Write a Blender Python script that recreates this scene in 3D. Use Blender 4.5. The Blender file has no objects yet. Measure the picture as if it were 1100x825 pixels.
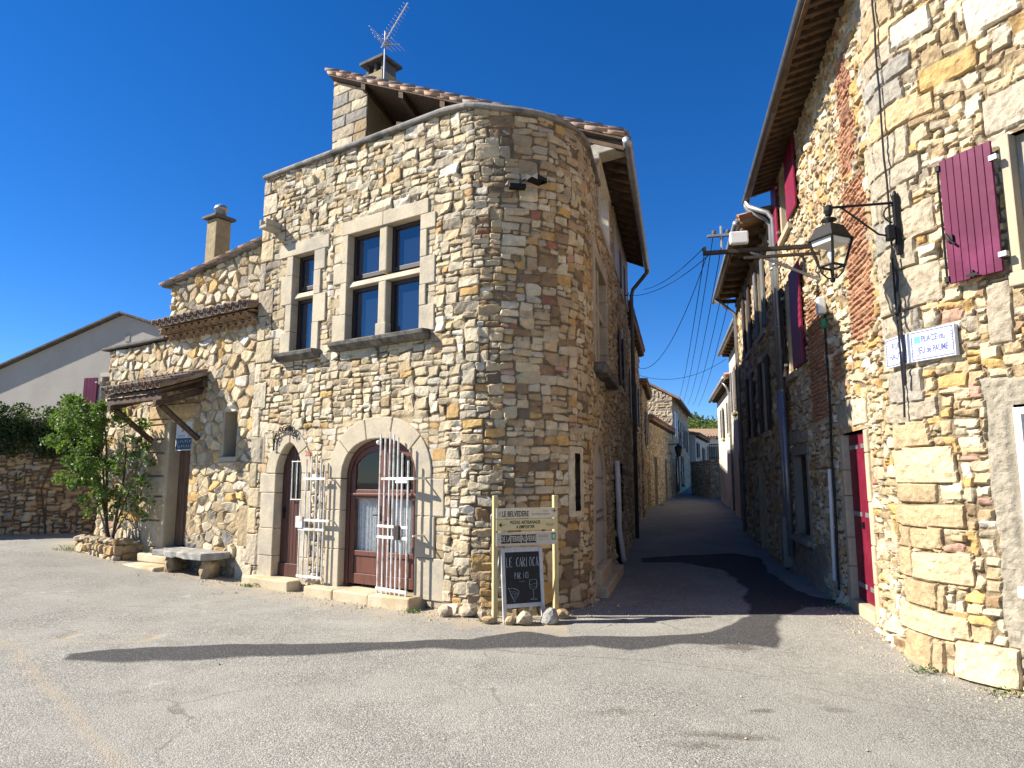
import bpy, bmesh, math, random
import numpy as np
from mathutils import Vector, Matrix, noise as mnoise

S = bpy.context.scene
R = math.radians
# ------------------------------------------------------------------ camera, sky, sun, exposure
cam_d = bpy.data.cameras.new('camera'); cam = bpy.data.objects.new('camera', cam_d)
S.collection.objects.link(cam); S.camera = cam
cam.location = (0, 0, 1.6); cam.rotation_euler = (R(98.0), 0, 0)
cam_d.sensor_fit = 'HORIZONTAL'; cam_d.sensor_width = 36; cam_d.lens = 24.05
cam_d.clip_start = 0.05; cam_d.clip_end = 3000
SUN_EL, SUN_AZ = 38.0, -90.0            # azimuth measured from +Y towards +X
w = bpy.data.worlds.new('World'); S.world = w; w.use_nodes = True
nt = w.node_tree; nt.nodes.clear()
sky = nt.nodes.new('ShaderNodeTexSky'); sky.sky_type = 'NISHITA'; sky.sun_disc = False
sky.sun_elevation = R(SUN_EL); sky.sun_rotation = R(SUN_AZ)
sky.altitude = 1800; sky.air_density = 1.0; sky.dust_density = 0.0; sky.ozone_density = 6.0
bg = nt.nodes.new('ShaderNodeBackground'); bg.inputs[1].default_value = 0.074
wo = nt.nodes.new('ShaderNodeOutputWorld')
hs = nt.nodes.new('ShaderNodeHueSaturation'); hs.inputs['Saturation'].default_value = 1.25; hs.inputs['Hue'].default_value = .508
nt.links.new(sky.outputs[0], hs.inputs['Color']); nt.links.new(hs.outputs[0], bg.inputs[0]); nt.links.new(bg.outputs[0], wo.inputs[0])
sl = bpy.data.lights.new('sun', 'SUN'); sl.energy = 4.9; sl.angle = R(0.5); sl.color = (1.0, 0.925, 0.81)
so = bpy.data.objects.new('sun', sl); S.collection.objects.link(so); so.location = (-30, 0, 30)
sd = Vector((-math.sin(R(SUN_AZ))*math.cos(R(SUN_EL)), -math.cos(R(SUN_AZ))*math.cos(R(SUN_EL)), -math.sin(R(SUN_EL))))
so.rotation_euler = sd.to_track_quat('-Z', 'Y').to_euler()
S.view_settings.view_transform = 'Standard'; S.view_settings.look = 'None'
S.view_settings.exposure = 1.22; S.view_settings.gamma = 1.0; S.view_settings.use_curve_mapping = False
S.cycles.max_bounces = 6; S.cycles.transparent_max_bounces = 12

rng = np.random.default_rng(7); random.seed(7)
COL = S.collection

# ------------------------------------------------------------------ numpy noise
def _hash(ix, iy, seed):
    h = (ix.astype(np.int64)*374761393 + iy.astype(np.int64)*668265263 + seed*2147483647) & 0x7fffffff
    h = ((h ^ (h >> 13))*1274126177) & 0x7fffffff
    return ((h ^ (h >> 16)) & 0xffff)/65535.0
def vn(x, y, seed=0):
    ix = np.floor(x); iy = np.floor(y); fx = x-ix; fy = y-iy
    fx = fx*fx*(3-2*fx); fy = fy*fy*(3-2*fy)
    a = _hash(ix, iy, seed); b = _hash(ix+1, iy, seed); c = _hash(ix, iy+1, seed); d = _hash(ix+1, iy+1, seed)
    return (a*(1-fx)+b*fx)*(1-fy)+(c*(1-fx)+d*fx)*fy
def fbm(x, y, seed=0, o=3):
    s = 0; a = 0.5
    for k in range(o):
        s = s+a*(vn(x*2**k, y*2**k, seed+k*17)-0.5); a *= 0.5
    return s
def smst(a, b, x):
    t = np.clip((x-a)/(b-a), 0, 1); return t*t*(3-2*t)

# ------------------------------------------------------------------ terrain height
def gz(x, y):
    x = np.asarray(x, float); y = np.asarray(y, float)
    u = (x+.93)*-.835+(y-8.84)*.55
    left = np.minimum(.0045*np.clip(u, 0, 99)**2, .38)
    wl = 1-smst(0.2, 1.2, x)*smst(7.5, 9, y)
    al = np.minimum(.035*np.clip(y-14, 0, 99), 1.35)*smst(0.2, 1.4, x)
    dip = -.11*smst(1.0, 4.0, x)*(1-smst(6.0, 8.2, y))
    return left*wl+al+dip
def gzs(x, y): return float(gz(x, y))

# ------------------------------------------------------------------ facade frames: P(u along, o outward, z)
class Fr:
    def __init__(s, p, d, n):
        l = math.hypot(*d); s.p = p; s.d = (d[0]/l, d[1]/l); l = math.hypot(*n); s.n = (n[0]/l, n[1]/l)
    def P(s, u, o, z): return (s.p[0]+s.d[0]*u+s.n[0]*o, s.p[1]+s.d[1]*u+s.n[1]*o, z)
    def sub(s, u, o, ang=0):
        p = s.P(u, o, 0); c, q = math.cos(ang), math.sin(ang)
        d = (s.d[0]*c+s.n[0]*q, s.d[1]*c+s.n[1]*q); n = (s.n[0]*c-s.d[0]*q, s.n[1]*c-s.d[1]*q)
        return Fr(p[:2], d, n)
FR = Fr((-.93, 8.84), (-.835, .55), (-.55, -.835))     # front of the tower house, u runs to the left
SD = Fr((1.17, 9.88), (.237, .9715), (.9715, -.237))   # its alley side, u runs up the alley
RW = Fr((4.12, 8.05), (.213, .977), (-.977, .213))     # right house, alley side, u runs up the alley
TW = Fr((3.80, 6.60), (.427, -.904), (-.904, -.427))   # right house, front, u runs towards the viewer
WORLD = Fr((0, 0), (1, 0), (0, 1))

# ------------------------------------------------------------------ mesh builder
class MB:
    def __init__(s): s.v = []; s.f = []
    def add(s, vs, fs):
        k = len(s.v); s.v += [tuple(map(float, p)) for p in vs]; s.f += [tuple(i+k for i in f) for f in fs]; return s
    def box(s, fr, u0, u1, o0, o1, z0, z1, jit=0):
        vs = [fr.P(u, o, z) for z in (z0, z1) for (u, o) in ((u0, o0), (u1, o0), (u1, o1), (u0, o1))]
        if jit: vs = [tuple(c+random.uniform(-jit, jit) for c in p) for p in vs]
        return s.add(vs, [(0, 3, 2, 1), (4, 5, 6, 7), (0, 1, 5, 4), (1, 2, 6, 5), (2, 3, 7, 6), (3, 0, 4, 7)])
    def hexa(s, a, b):           # two quads (4 points each), joined
        return s.add(list(a)+list(b), [(0, 3, 2, 1), (4, 5, 6, 7), (0, 1, 5, 4), (1, 2, 6, 5), (2, 3, 7, 6), (3, 0, 4, 7)])
    def extr(s, fr, pts, o0, o1):   # polygon (u,z) extruded between two offsets
        n = len(pts); vs = [fr.P(u, o0, z) for u, z in pts]+[fr.P(u, o1, z) for u, z in pts]
        return s.add(vs, [tuple(range(n)), tuple(range(2*n-1, n-1, -1))]+[(i, i+n, (i+1) % n+n, (i+1) % n) for i in range(n)])
    def ring(s, fr, inner, outer, o0, o1):  # strip between two open (u,z) polylines of equal length
        n = len(inner)
        vs = [fr.P(u, o, z) for o in (o0, o1) for L in (inner, outer) for u, z in L]
        fs = []
        for i in range(n-1):
            a, b, c, d = i, i+1, n+i+1, n+i
            fs += [(a, b, c, d), (a+2*n, d+2*n, c+2*n, b+2*n), (a, a+2*n, b+2*n, b), (d, c, c+2*n, d+2*n)]
        fs += [(0, n, 3*n, 2*n), (n-1, 3*n-1, 4*n-1, 2*n-1)]
        return s.add(vs, fs)
    def prism(s, poly, z0, z1):     # plan polygon (x,y)
        n = len(poly); z1s = z1 if hasattr(z1, '__len__') else [z1]*n; z0s = z0 if hasattr(z0, '__len__') else [z0]*n
        vs = [(x, y, z) for (x, y), z in zip(poly, z0s)]+[(x, y, z) for (x, y), z in zip(poly, z1s)]
        return s.add(vs, [tuple(range(n-1, -1, -1)), tuple(range(n, 2*n))]+[(i, (i+1) % n, (i+1) % n+n, i+n) for i in range(n)])
    def tube(s, pts, r, n=8, cap=True, flat=1.0):
        P = [Vector(p) for p in pts]; m = len(P); rs = r if hasattr(r, '__len__') else [r]*m
        vs = []; prev = None
        for i, p in enumerate(P):
            t = (P[min(i+1, m-1)]-P[max(i-1, 0)])
            if t.length < 1e-9: t = Vector((0, 0, 1))
            t.normalize()
            if prev is None:
                a = Vector((0, 0, 1)) if abs(t.z) < .9 else Vector((1, 0, 0))
                x = t.cross(a).normalized()
            else:
                x = (prev-t*prev.dot(t)); x = x.normalized() if x.length > 1e-6 else t.orthogonal().normalized()
            y = t.cross(x); prev = x
            for k in range(n):
                a = 2*math.pi*k/n; vs.append(p+(x*math.cos(a)+y*math.sin(a)*flat)*rs[i])
        fs = [(i*n+k, i*n+(k+1) % n, (i+1)*n+(k+1) % n, (i+1)*n+k) for i in range(m-1) for k in range(n)]
        if cap: fs += [tuple(range(n-1, -1, -1)), tuple(range((m-1)*n, m*n))]
        return s.add(vs, fs)
    def lathe(s, c, prof, n=16, rot=0, sq=None):
        vs = []
        for r, z in prof:
            for k in range(n):
                a = 2*math.pi*k/n+rot; vs.append((c[0]+r*math.cos(a), c[1]+r*math.sin(a), c[2]+z))
        m = len(prof)
        fs = [(i*n+k, i*n+(k+1) % n, (i+1)*n+(k+1) % n, (i+1)*n+k) for i in range(m-1) for k in range(n)]
        fs += [tuple(range(n-1, -1, -1)), tuple(range((m-1)*n, m*n))]
        return s.add(vs, fs)
    def sweep(s, path, prof):      # path: list of (x,y,nx,ny); prof: closed list of (o,z)
        n = len(prof); vs = [(q[0]+q[2]*o, q[1]+q[3]*o, z+(q[4] if len(q) > 4 else 0)) for q in path for o, z in prof]; m = len(path)
        fs = [(i*n+k, i*n+(k+1) % n, (i+1)*n+(k+1) % n, (i+1)*n+k) for i in range(m-1) for k in range(n)]
        fs += [tuple(range(n-1, -1, -1)), tuple(range((m-1)*n, m*n))]
        return s.add(vs, fs)
    def rock(s, c, r, seed, sub=2, sc=(1, 1, .8), rough=.35):
        bm = bmesh.new(); bmesh.ops.create_icosphere(bm, subdivisions=sub, radius=1)
        rr = random.Random(seed); o = Vector((rr.uniform(0, 99), rr.uniform(0, 99), rr.uniform(0, 99)))
        planes = [(Vector((rr.gauss(0, 1), rr.gauss(0, 1), rr.gauss(0, 1))).normalized(), rr.uniform(.55, .9)) for _ in range(9)]
        vs = []
        for v in bm.verts:
            p = v.co.copy()
            for nrm, dd in planes:
                k = p.dot(nrm)
                if k > dd: p -= nrm*(k-dd)*.85
            p *= 1+rough*.5*mnoise.noise(p*1.7+o)
            vs.append((c[0]+p.x*r*sc[0], c[1]+p.y*r*sc[1], c[2]+p.z*r*sc[2]))
        fs = [tuple(v.index for v in f.verts) for f in bm.faces]; bm.free()
        return s.add(vs, fs)
    def text(s, body, size, fr, u, o, z, udir=-1, ex=.002, align='CENTER', tilt=0, sx=1.0):
        # flat lettering on a facade: grows along udir*fr.d, stands up along z
        cu = bpy.data.curves.new('lettering', 'FONT'); cu.body = body; cu.size = size; cu.extrude = ex; cu.align_x = align; cu.align_y = 'CENTER'
        cu.resolution_u = 3; cu.offset = size*.018
        ob = bpy.data.objects.new('lettering', cu); COL.objects.link(ob)
        dg = bpy.context.evaluated_depsgraph_get(); me = bpy.data.meshes.new_from_object(ob.evaluated_get(dg))
        vs = []
        for v in me.vertices:
            x, y, q = v.co; x *= sx
            vs.append(fr.P(u+udir*x, o+q, z+y+tilt*x))
        fs = [tuple(p.vertices) for p in me.polygons]
        bpy.data.objects.remove(ob); bpy.data.meshes.remove(me); bpy.data.curves.remove(cu)
        return s.add(vs, fs)

ROOT = {}
def base_of(o):
    while o is not None:
        if o.name in ROOT: return ROOT[o.name]
        o = o.parent
    return Vector((0, 0, 0))
def clean(n): return n
def thing(name, label, cat, loc, group=None):
    o = bpy.data.objects.new(name, None); COL.objects.link(o); o.location = loc; o.empty_display_size = .2
    o['label'] = label; o['category'] = cat
    if group: o['group'] = group
    ROOT[o.name] = Vector(loc); return o
def link_mesh(name, me, parent):
    o = bpy.data.objects.new(name, me); COL.objects.link(o)
    if parent is not None: o.parent = parent
    return o
def part(name, mb, mat, parent=None, smooth=False, bevel=0, label=None, loc=None, seg=2):
    """one mesh object; vertices given in world coordinates"""
    if parent is not None: b = base_of(parent)
    else: b = Vector(loc) if loc is not None else Vector((0, 0, 0))
    me = bpy.data.meshes.new(name)
    me.from_pydata([(x-b.x, y-b.y, z-b.z) for x, y, z in mb.v], [], mb.f); me.materials.append(mat)
    bm = bmesh.new(); bm.from_mesh(me); bmesh.ops.recalc_face_normals(bm, faces=bm.faces); bm.to_mesh(me); bm.free()
    if smooth: me.polygons.foreach_set('use_smooth', [True]*len(me.polygons))
    o = link_mesh(name, me, parent)
    if parent is None: o.location = b; ROOT[o.name] = b
    if bevel:
        m = o.modifiers.new('bevel', 'BEVEL'); m.width = bevel; m.segments = seg; m.limit_method = 'ANGLE'; m.angle_limit = R(35)
    if label: o['label'] = label
    return o
def tag(o, label, cat, group=None):
    o['label'] = label; o['category'] = cat
    if group: o['group'] = group
    return o
def kind(o, k): o['kind'] = k; return o

# ------------------------------------------------------------------ materials
def nodes(name):
    m = bpy.data.materials.new(name); m.use_nodes = True; t = m.node_tree
    return m, t, t.nodes['Principled BSDF']
def N(t, ty, **kw):
    n = t.nodes.new(ty)
    for k, v in kw.items(): setattr(n, k, v)
    return n
def noise_n(t, vec, scale, detail=4, rough=.55):
    n = N(t, 'ShaderNodeTexNoise'); n.inputs['Scale'].default_value = scale; n.inputs['Detail'].default_value = detail
    n.inputs['Roughness'].default_value = rough; t.links.new(vec, n.inputs['Vector']); return n.outputs['Fac']
def ramp(t, fac, a, b, ca=(0, 0, 0, 1), cb=(1, 1, 1, 1)):
    r = N(t, 'ShaderNodeValToRGB'); r.color_ramp.elements[0].position = a; r.color_ramp.elements[1].position = b
    r.color_ramp.elements[0].color = ca; r.color_ramp.elements[1].color = cb; t.links.new(fac, r.inputs[0]); return r.outputs[0]
def mix(t, fac, a, b, blend='MIX'):
    m = N(t, 'ShaderNodeMix', data_type='RGBA', blend_type=blend)
    for s, v in ((m.inputs[0], fac), (m.inputs[6], a), (m.inputs[7], b)):
        if isinstance(v, (int, float)): s.default_value = v
        elif isinstance(v, tuple): s.default_value = v if len(v) == 4 else (*v, 1)
        else: t.links.new(v, s)
    return m.outputs[2]
def math_n(t, op, a, b=None, clamp=False):
    m = N(t, 'ShaderNodeMath', operation=op, use_clamp=clamp)
    for s, v in ((m.inputs[0], a), (m.inputs[1], b)):
        if v is None: continue
        if isinstance(v, (int, float)): s.default_value = v
        else: t.links.new(v, s)
    return m.outputs[0]
def bump(t, bs, h, strength, dist):
    b = N(t, 'ShaderNodeBump'); b.inputs['Strength'].default_value = strength; b.inputs['Distance'].default_value = dist
    t.links.new(h, b.inputs['Height']); t.links.new(b.outputs[0], bs.inputs['Normal'])
def surf(name, c1, c2, scale=6, rough=.8, bmp=.3, bdist=.01, metal=0, stretch=(1, 1, 1), c3=None, s3=1.2, lo=.35, hi=.65, spec=.35, fine=None):
    m, t, b = nodes(name)
    tc = N(t, 'ShaderNodeTexCoord'); mp = N(t, 'ShaderNodeMapping'); mp.inputs['Scale'].default_value = stretch
    t.links.new(tc.outputs['Object'], mp.inputs[0]); v = mp.outputs[0]
    f = noise_n(t, v, scale, 6, .6); c = mix(t, ramp(t, f, lo, hi), c1, c2)
    if c3: c = mix(t, ramp(t, noise_n(t, v, s3, 5, .65), .48, .66), c, c3)
    f2 = noise_n(t, v, fine or scale*8, 3, .6)
    c = mix(t, .35, c, mix(t, f2, (.35, .35, .35), (1.5, 1.5, 1.5)), 'MULTIPLY') if True else c
    t.links.new(c, b.inputs['Base Color']); b.inputs['Roughness'].default_value = rough; b.inputs['Metallic'].default_value = metal
    b.inputs['Specular IOR Level'].default_value = spec
    if bmp: bump(t, b, math_n(t, 'ADD', f2, f), bmp, bdist)
    return m
M = {}
M['dressed'] = surf('dressed_limestone', (.53, .435, .285), (.43, .345, .22), 3, .88, .35, .006, c3=(.36, .32, .25), s3=1.0)
M['dressed_pale'] = surf('pale_limestone', (.53, .46, .335), (.44, .375, .265), 3, .88, .45, .008, c3=(.34, .305, .24), s3=1.3)
M['dressed_grey'] = surf('grey_limestone', (.33, .31, .26), (.43, .38, .29), 2.5, .9, .5, .008, c3=(.20, .19, .165), s3=1.6)
M['coping'] = surf('weathered_coping', (.17, .165, .155), (.27, .255, .225), 7, .92, .6, .01, c3=(.07, .07, .068), s3=3)
M['sill'] = surf('lichen_dark_sill', (.085, .078, .068), (.21, .19, .16), 9, .92, .6, .01, c3=(.05, .048, .045), s3=4)
M['plaster'] = surf('grey_cement_render', (.31, .285, .23), (.25, .23, .185), 2.2, .93, .35, .004, fine=90, c3=(.27, .245, .2), s3=.8)
M['greyhouse'] = surf('grey_house_render', (.43, .40, .345), (.38, .35, .30), 1.2, .92, .25, .006, fine=50)
M['pale_render'] = surf('pale_render', (.52, .49, .43), (.44, .41, .35), 1.6, .92, .3, .01, c3=(.34, .31, .26), s3=.5)
M['white_render'] = surf('white_render', (.62, .57, .47), (.53, .48, .39), 1.0, .9, .25, .01, c3=(.42, .37, .29), s3=.45)
M['ochre_render'] = surf('ochre_chimney_render', (.42, .34, .20), (.33, .265, .15), 9, .95, 1.0, .02)
M['wood_brown'] = surf('brown_varnished_wood', (.095, .032, .018), (.055, .019, .011), 5, .45, .35, .003, stretch=(9, 9, .7), spec=.5)
M['wood_red'] = surf('reddish_brown_door_wood', (.15, .052, .03), (.085, .028, .016), 5, .5, .35, .003, stretch=(9, 9, .7), spec=.5)
M['wood_dark'] = surf('dark_window_frame', (.030, .014, .010), (.017, .009, .007), 6, .45, .2, .003, stretch=(8, 8, .8), spec=.5)
M['wood_old'] = surf('old_grey_timber', (.115, .075, .048), (.055, .036, .026), 6, .85, .7, .008, stretch=(3, 3, .9))
M['wood_eave'] = surf('eave_timber', (.13, .082, .045), (.06, .038, .023), 6, .85, .5, .006)
M['eave_tile'] = surf('underside_tile', (.38, .25, .145), (.26, .165, .09), 5, .9, .5, .006)
M['old_door'] = surf('weathered_plank_door', (.17, .095, .05), (.085, .045, .026), 4, .85, .7, .006, stretch=(10, 10, .6), c3=(.20, .14, .09), s3=2.2)
M['post_wood'] = surf('pale_post_wood', (.55, .46, .24), (.45, .36, .17), 5, .75, .3, .003, stretch=(10, 10, .7))
M['slot_wood'] = surf('aluminium_board_frame', (.55, .55, .53), (.42, .42, .40), 8, .5, .2, .003, stretch=(6, 6, 1))
M['sign_yellow'] = surf('cream_yellow_sign', (.68, .58, .30), (.62, .52, .27), 2, .55, .1, .001)
M['sign_cream'] = surf('cream_sign', (.70, .62, .43), (.64, .56, .39), 2, .55, .1, .001)
M['sign_grey'] = surf('pale_beige_sign', (.58, .53, .42), (.52, .47, .37), 2, .55, .1, .001)
M['black_ink'] = surf('black_ink', (.012, .012, .013), (.018, .018, .018), 5, .6, 0)
M['green_ink'] = surf('green_ink', (.05, .26, .12), (.04, .22, .1), 5, .6, 0)
M['red_ink'] = surf('red_number_paint', (.42, .12, .08), (.36, .1, .07), 5, .6, 0)
M['chalkboard'] = surf('chalkboard', (.012, .013, .014), (.024, .024, .025), 3, .7, .05, .001)
M['chalk'] = surf('white_chalk', (.80, .80, .78), (.62, .62, .60), 40, .9, 0)
M['iron'] = surf('black_iron', (.007, .007, .008), (.013, .012, .012), 12, .6, .2, .002, spec=.25)
M['iron_rust'] = surf('rusty_iron', (.06, .04, .03), (.03, .025, .022), 12, .7, .3, .003)
M['cable'] = surf('black_cable', (.010, .010, .011), (.016, .016, .017), 12, .6, 0)
M['zinc'] = surf('zinc_grey', (.40, .41, .42), (.30, .31, .32), 4, .45, .1, .002, metal=.6)
M['zinc_brown'] = surf('brown_zinc', (.15, .147, .143), (.10, .098, .096), 4, .5, .1, .002, metal=.4)
M['alu'] = surf('aluminium', (.62, .62, .62), (.5, .5, .5), 9, .35, 0, metal=.8)
M['white_metal'] = surf('white_painted_bars', (.78, .77, .74), (.66, .645, .61), 9, .5, .15, .002, c3=(.45, .36, .27), s3=7)
M['white_paint'] = surf('white_painted_frame', (.80, .79, .76), (.72, .71, .68), 4, .5, .1, .002)
M['white_plastic'] = surf('white_plastic', (.72, .72, .70), (.64, .64, .62), 4, .45, .05, .001)
M['grey_door'] = surf('grey_painted_door', (.56, .55, .53), (.47, .46, .45), 4, .6, .2, .003, stretch=(6, 6, .7))
M['purple'] = surf('purple_shutter_paint', (.110, .007, .042), (.085, .006, .033), 1.1, .55, .15, .003, spec=.2, c3=(.150, .018, .068), s3=2.6)
M['burgundy'] = surf('burgundy_shutter_paint', (.24, .012, .040), (.18, .010, .030), 2, .5, .1, .002)
M['red_door'] = surf('crimson_door_paint', (.175, .009, .028), (.14, .008, .023), 2, .5, .12, .002, c3=(.20, .018, .04), s3=3)
M['dark_shutter'] = surf('dark_brown_and_shaded_shutter', (.05, .034, .03), (.035, .025, .022), 4, .7, .2, .002)  # real dark shutters, and the burgundy leaf painted as if shaded
M['grey_shutter'] = surf('grey_shutter', (.16, .155, .15), (.12, .117, .115), 4, .7, .2, .002)
M['tile'] = surf('clay_roof_tile', (.40, .23, .15), (.28, .155, .105), 3, .9, .5, .008, c3=(.19, .16, .13), s3=2.2)
M['tile_old'] = surf('weathered_roof_tile', (.22, .145, .10), (.145, .10, .075), 3, .9, .6, .008, c3=(.27, .24, .20), s3=3)
M['tile_pink'] = surf('pale_clay_tile', (.52, .35, .25), (.40, .26, .185), 3, .9, .4, .006, c3=(.30, .25, .21), s3=2.2)
M['brick_dark'] = surf('dark_chimney_slab', (.07, .065, .06), (.13, .12, .11), 6, .9, .5, .01)
M['dark_in'] = surf('dark_interior', (.02, .018, .016), (.03, .027, .024), 2, .9, 0)
M['blue_white'] = surf('glazed_ceramic', (.72, .76, .84), (.66, .70, .80), 6, .18, .05, .001, spec=.5)
M['blue_ink'] = surf('blue_glaze', (.10, .11, .33), (.14, .15, .38), 20, .25, 0, spec=.5)
M['cyan_ink'] = surf('cyan_glaze', (.12, .50, .72), (.15, .55, .75), 20, .25, 0, spec=.5)
M['sale_white'] = surf('sign_white', (.62, .62, .62), (.56, .56, .57), 3, .5, 0)
M['sale_blue'] = surf('sign_blue', (.022, .065, .115), (.03, .075, .13), 3, .5, 0)
M['rock'] = surf('pale_rock', (.50, .42, .29), (.38, .31, .21), 6, .92, .7, .012, c3=(.30, .26, .2), s3=5)
M['rock_ochre'] = surf('ochre_rock', (.46, .34, .19), (.33, .235, .125), 6, .92, .7, .012, c3=(.26, .22, .17), s3=5)
M['slab'] = surf('lichened_grey_slab', (.33, .32, .29), (.20, .195, .18), 8, .92, .8, .015, c3=(.45, .43, .38), s3=5)
M['step'] = surf('step_stone', (.56, .48, .33), (.46, .385, .255), 4, .9, .5, .008, c3=(.40, .29, .16), s3=1.5)
M['bark'] = surf('bark', (.07, .05, .035), (.12, .09, .065), 14, .95, .8, .01, stretch=(3, 3, .6))
M['lace'] = None
def leaf_mat(name, a, b, c):
    m, t, bs = nodes(name)
    tc = N(t, 'ShaderNodeTexCoord'); gi = N(t, 'ShaderNodeNewGeometry')
    col = mix(t, ramp(t, gi.outputs['Random Per Island'], .15, .85), a, b)
    col = mix(t, ramp(t, noise_n(t, tc.outputs['Object'], 2.2, 3), .45, .68), col, c)
    tr = N(t, 'ShaderNodeBsdfTranslucent'); t.links.new(mix(t, 1.0, col, (1.6, 1.7, .8), 'MULTIPLY'), tr.inputs[0])
    t.links.new(col, bs.inputs['Base Color']); bs.inputs['Roughness'].default_value = .5; bs.inputs['Specular IOR Level'].default_value = .4
    ms = N(t, 'ShaderNodeMixShader'); ms.inputs[0].default_value = .3
    t.links.new(bs.outputs[0], ms.inputs[1]); t.links.new(tr.outputs[0], ms.inputs[2])
    t.links.new(ms.outputs[0], t.nodes['Material Output'].inputs[0]); return m
M['leaf'] = leaf_mat('shrub_leaves', (.055, .10, .022), (.10, .17, .035), (.13, .20, .045))
M['ivy'] = leaf_mat('ivy_leaves', (.022, .045, .014), (.045, .080, .022), (.06, .09, .026))
M['tree_far'] = leaf_mat('far_leaves', (.10, .15, .03), (.14, .19, .045), (.16, .20, .05))
M['weed'] = leaf_mat('weed_leaves', (.06, .11, .03), (.09, .15, .04), (.13, .15, .06))
def glass_dark(name, col, ior=1.55, rough=.03):
    m, t, b = nodes(name); b.inputs['Base Color'].default_value = (*col, 1); b.inputs['Roughness'].default_value = rough
    b.inputs['IOR'].default_value = ior
    tc = N(t, 'ShaderNodeTexCoord'); bump(t, b, noise_n(t, tc.outputs['Object'], 1.3, 2), .03, .03); return m
M['pane'] = glass_dark('dark_window_glass', (.012, .022, .045), 2.1)
M['pane_black'] = glass_dark('unlit_window_glass', (.010, .011, .013), 1.5)
def clear_glass():
    m, t, b = nodes('clear_glass'); out = t.nodes['Material Output']
    tr = N(t, 'ShaderNodeBsdfTransparent'); tr.inputs[0].default_value = (.88, .9, .9, 1)
    gl = N(t, 'ShaderNodeBsdfGlossy'); gl.inputs['Roughness'].default_value = .02
    fr = N(t, 'ShaderNodeFresnel'); fr.inputs[0].default_value = 1.5
    ms = N(t, 'ShaderNodeMixShader'); gm = N(t, 'ShaderNodeNewGeometry'); t.links.new(math_n(t, 'MULTIPLY', fr.outputs[0], math_n(t, 'SUBTRACT', 1.0, gm.outputs['Backfacing'])), ms.inputs[0]); t.links.new(tr.outputs[0], ms.inputs[1]); t.links.new(gl.outputs[0], ms.inputs[2])
    t.links.new(ms.outputs[0], out.inputs[0]); return m
M['glass'] = clear_glass()
def lace():
    m, t, b = nodes('white_lace'); tc = N(t, 'ShaderNodeTexCoord')
    c = mix(t, ramp(t, noise_n(t, tc.outputs['Object'], 30, 3), .4, .6), (.62, .63, .65), (.80, .80, .80))
    t.links.new(c, b.inputs['Base Color']); b.inputs['Roughness'].default_value = .9; return m
M['lace'] = lace()

def rubble_mat(name, mortar1, mortar2, stain=.25, stain_col=(.10, .09, .075), soft=.004):
    m, t, b = nodes(name); tc = N(t, 'ShaderNodeTexCoord'); v = tc.outputs['Object']
    ac = N(t, 'ShaderNodeAttribute', attribute_name='stone_col'); ae = N(t, 'ShaderNodeAttribute', attribute_name='edge')
    n1 = noise_n(t, v, 9, 5, .65); n2 = noise_n(t, v, 55, 4, .6); n3 = noise_n(t, v, 1.1, 4, .6)
    e = math_n(t, 'ADD', ae.outputs['Fac'], math_n(t, 'MULTIPLY', math_n(t, 'SUBTRACT', n2, .5), .012))
    mask = ramp(t, math_n(t, 'ADD', math_n(t, 'MULTIPLY', e, 1/(2*soft)), .5), 0.0, 1.0)
    sc = mix(t, .75, ac.outputs['Color'], mix(t, ramp(t, n1, .3, .7), (.62, .60, .57), (1.28, 1.27, 1.25)), 'MULTIPLY')
    sc = mix(t, .5, sc, mix(t, ramp(t, n2, .3, .7), (.66, .65, .64), (1.22, 1.22, 1.22)), 'MULTIPLY')
    mo = mix(t, ramp(t, n2, .35, .65), mortar1, mortar2)
    c = mix(t, mask, mo, sc)
    c = mix(t, math_n(t, 'MULTIPLY', ramp(t, math_n(t, 'ADD', n3, math_n(t, 'MULTIPLY', n1, .35)), .66, .86), stain), c, stain_col)
    t.links.new(c, b.inputs['Base Color']); b.inputs['Roughness'].default_value = .92; b.inputs['Specular IOR Level'].default_value = .2
    bump(t, b, math_n(t, 'ADD', n2, math_n(t, 'MULTIPLY', n1, 1.3)), .55, .012)
    return m
M['rub_front'] = rubble_mat('coursed_rubble_wall', (.21, .155, .09), (.10, .073, .044), .35)  # dark mortar: recess shade of the deep joints is put into its colour
M['rub_right'] = rubble_mat('rough_rubble_wall', (.27, .205, .125), (.14, .105, .063), .2)  # mortar darkened as well, to carry the shade between the stones
M['rub_low'] = rubble_mat('polygonal_rubble_wall', (.36, .275, .165), (.25, .185, .105), .15)
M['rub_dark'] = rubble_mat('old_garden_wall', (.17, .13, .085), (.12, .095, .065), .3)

# ------------------------------------------------------------------ rubble masonry: every stone raised out of the wall surface
PAL = {
 'cream': (.525, .432, .28), 'pale': (.565, .495, .36), 'white': (.61, .555, .45), 'ochre': (.47, .305, .13), 'gold': (.54, .36, .145), 'grey': (.39, .335, .25), 'bluegrey': (.31, .29, .25),
 'tan': (.44, .335, .20), 'brown': (.27, .185, .105), 'dark': (.17, .135, .095), 'pink': (.47, .30, .225), 'red': (.33, .14, .095), 'brick': (.43, .225, .135), 'brick2': (.36, .20, .13), 'moss': (.13, .125, .10)}
def pick(wts, r):
    ks = list(wts); p = r.random()*sum(wts.values())
    for k in ks:
        p -= wts[k]
        if p <= 0: break
    c = np.array(PAL[k]); f = r.uniform(.86, 1.13); g = r.uniform(-.03, .03)
    return np.clip(c*f*np.array([1+g, 1, 1-g]), .02, .8)
class Seg:
    """a straight or arc run of wall in plan, seen from outside left to right"""
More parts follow.
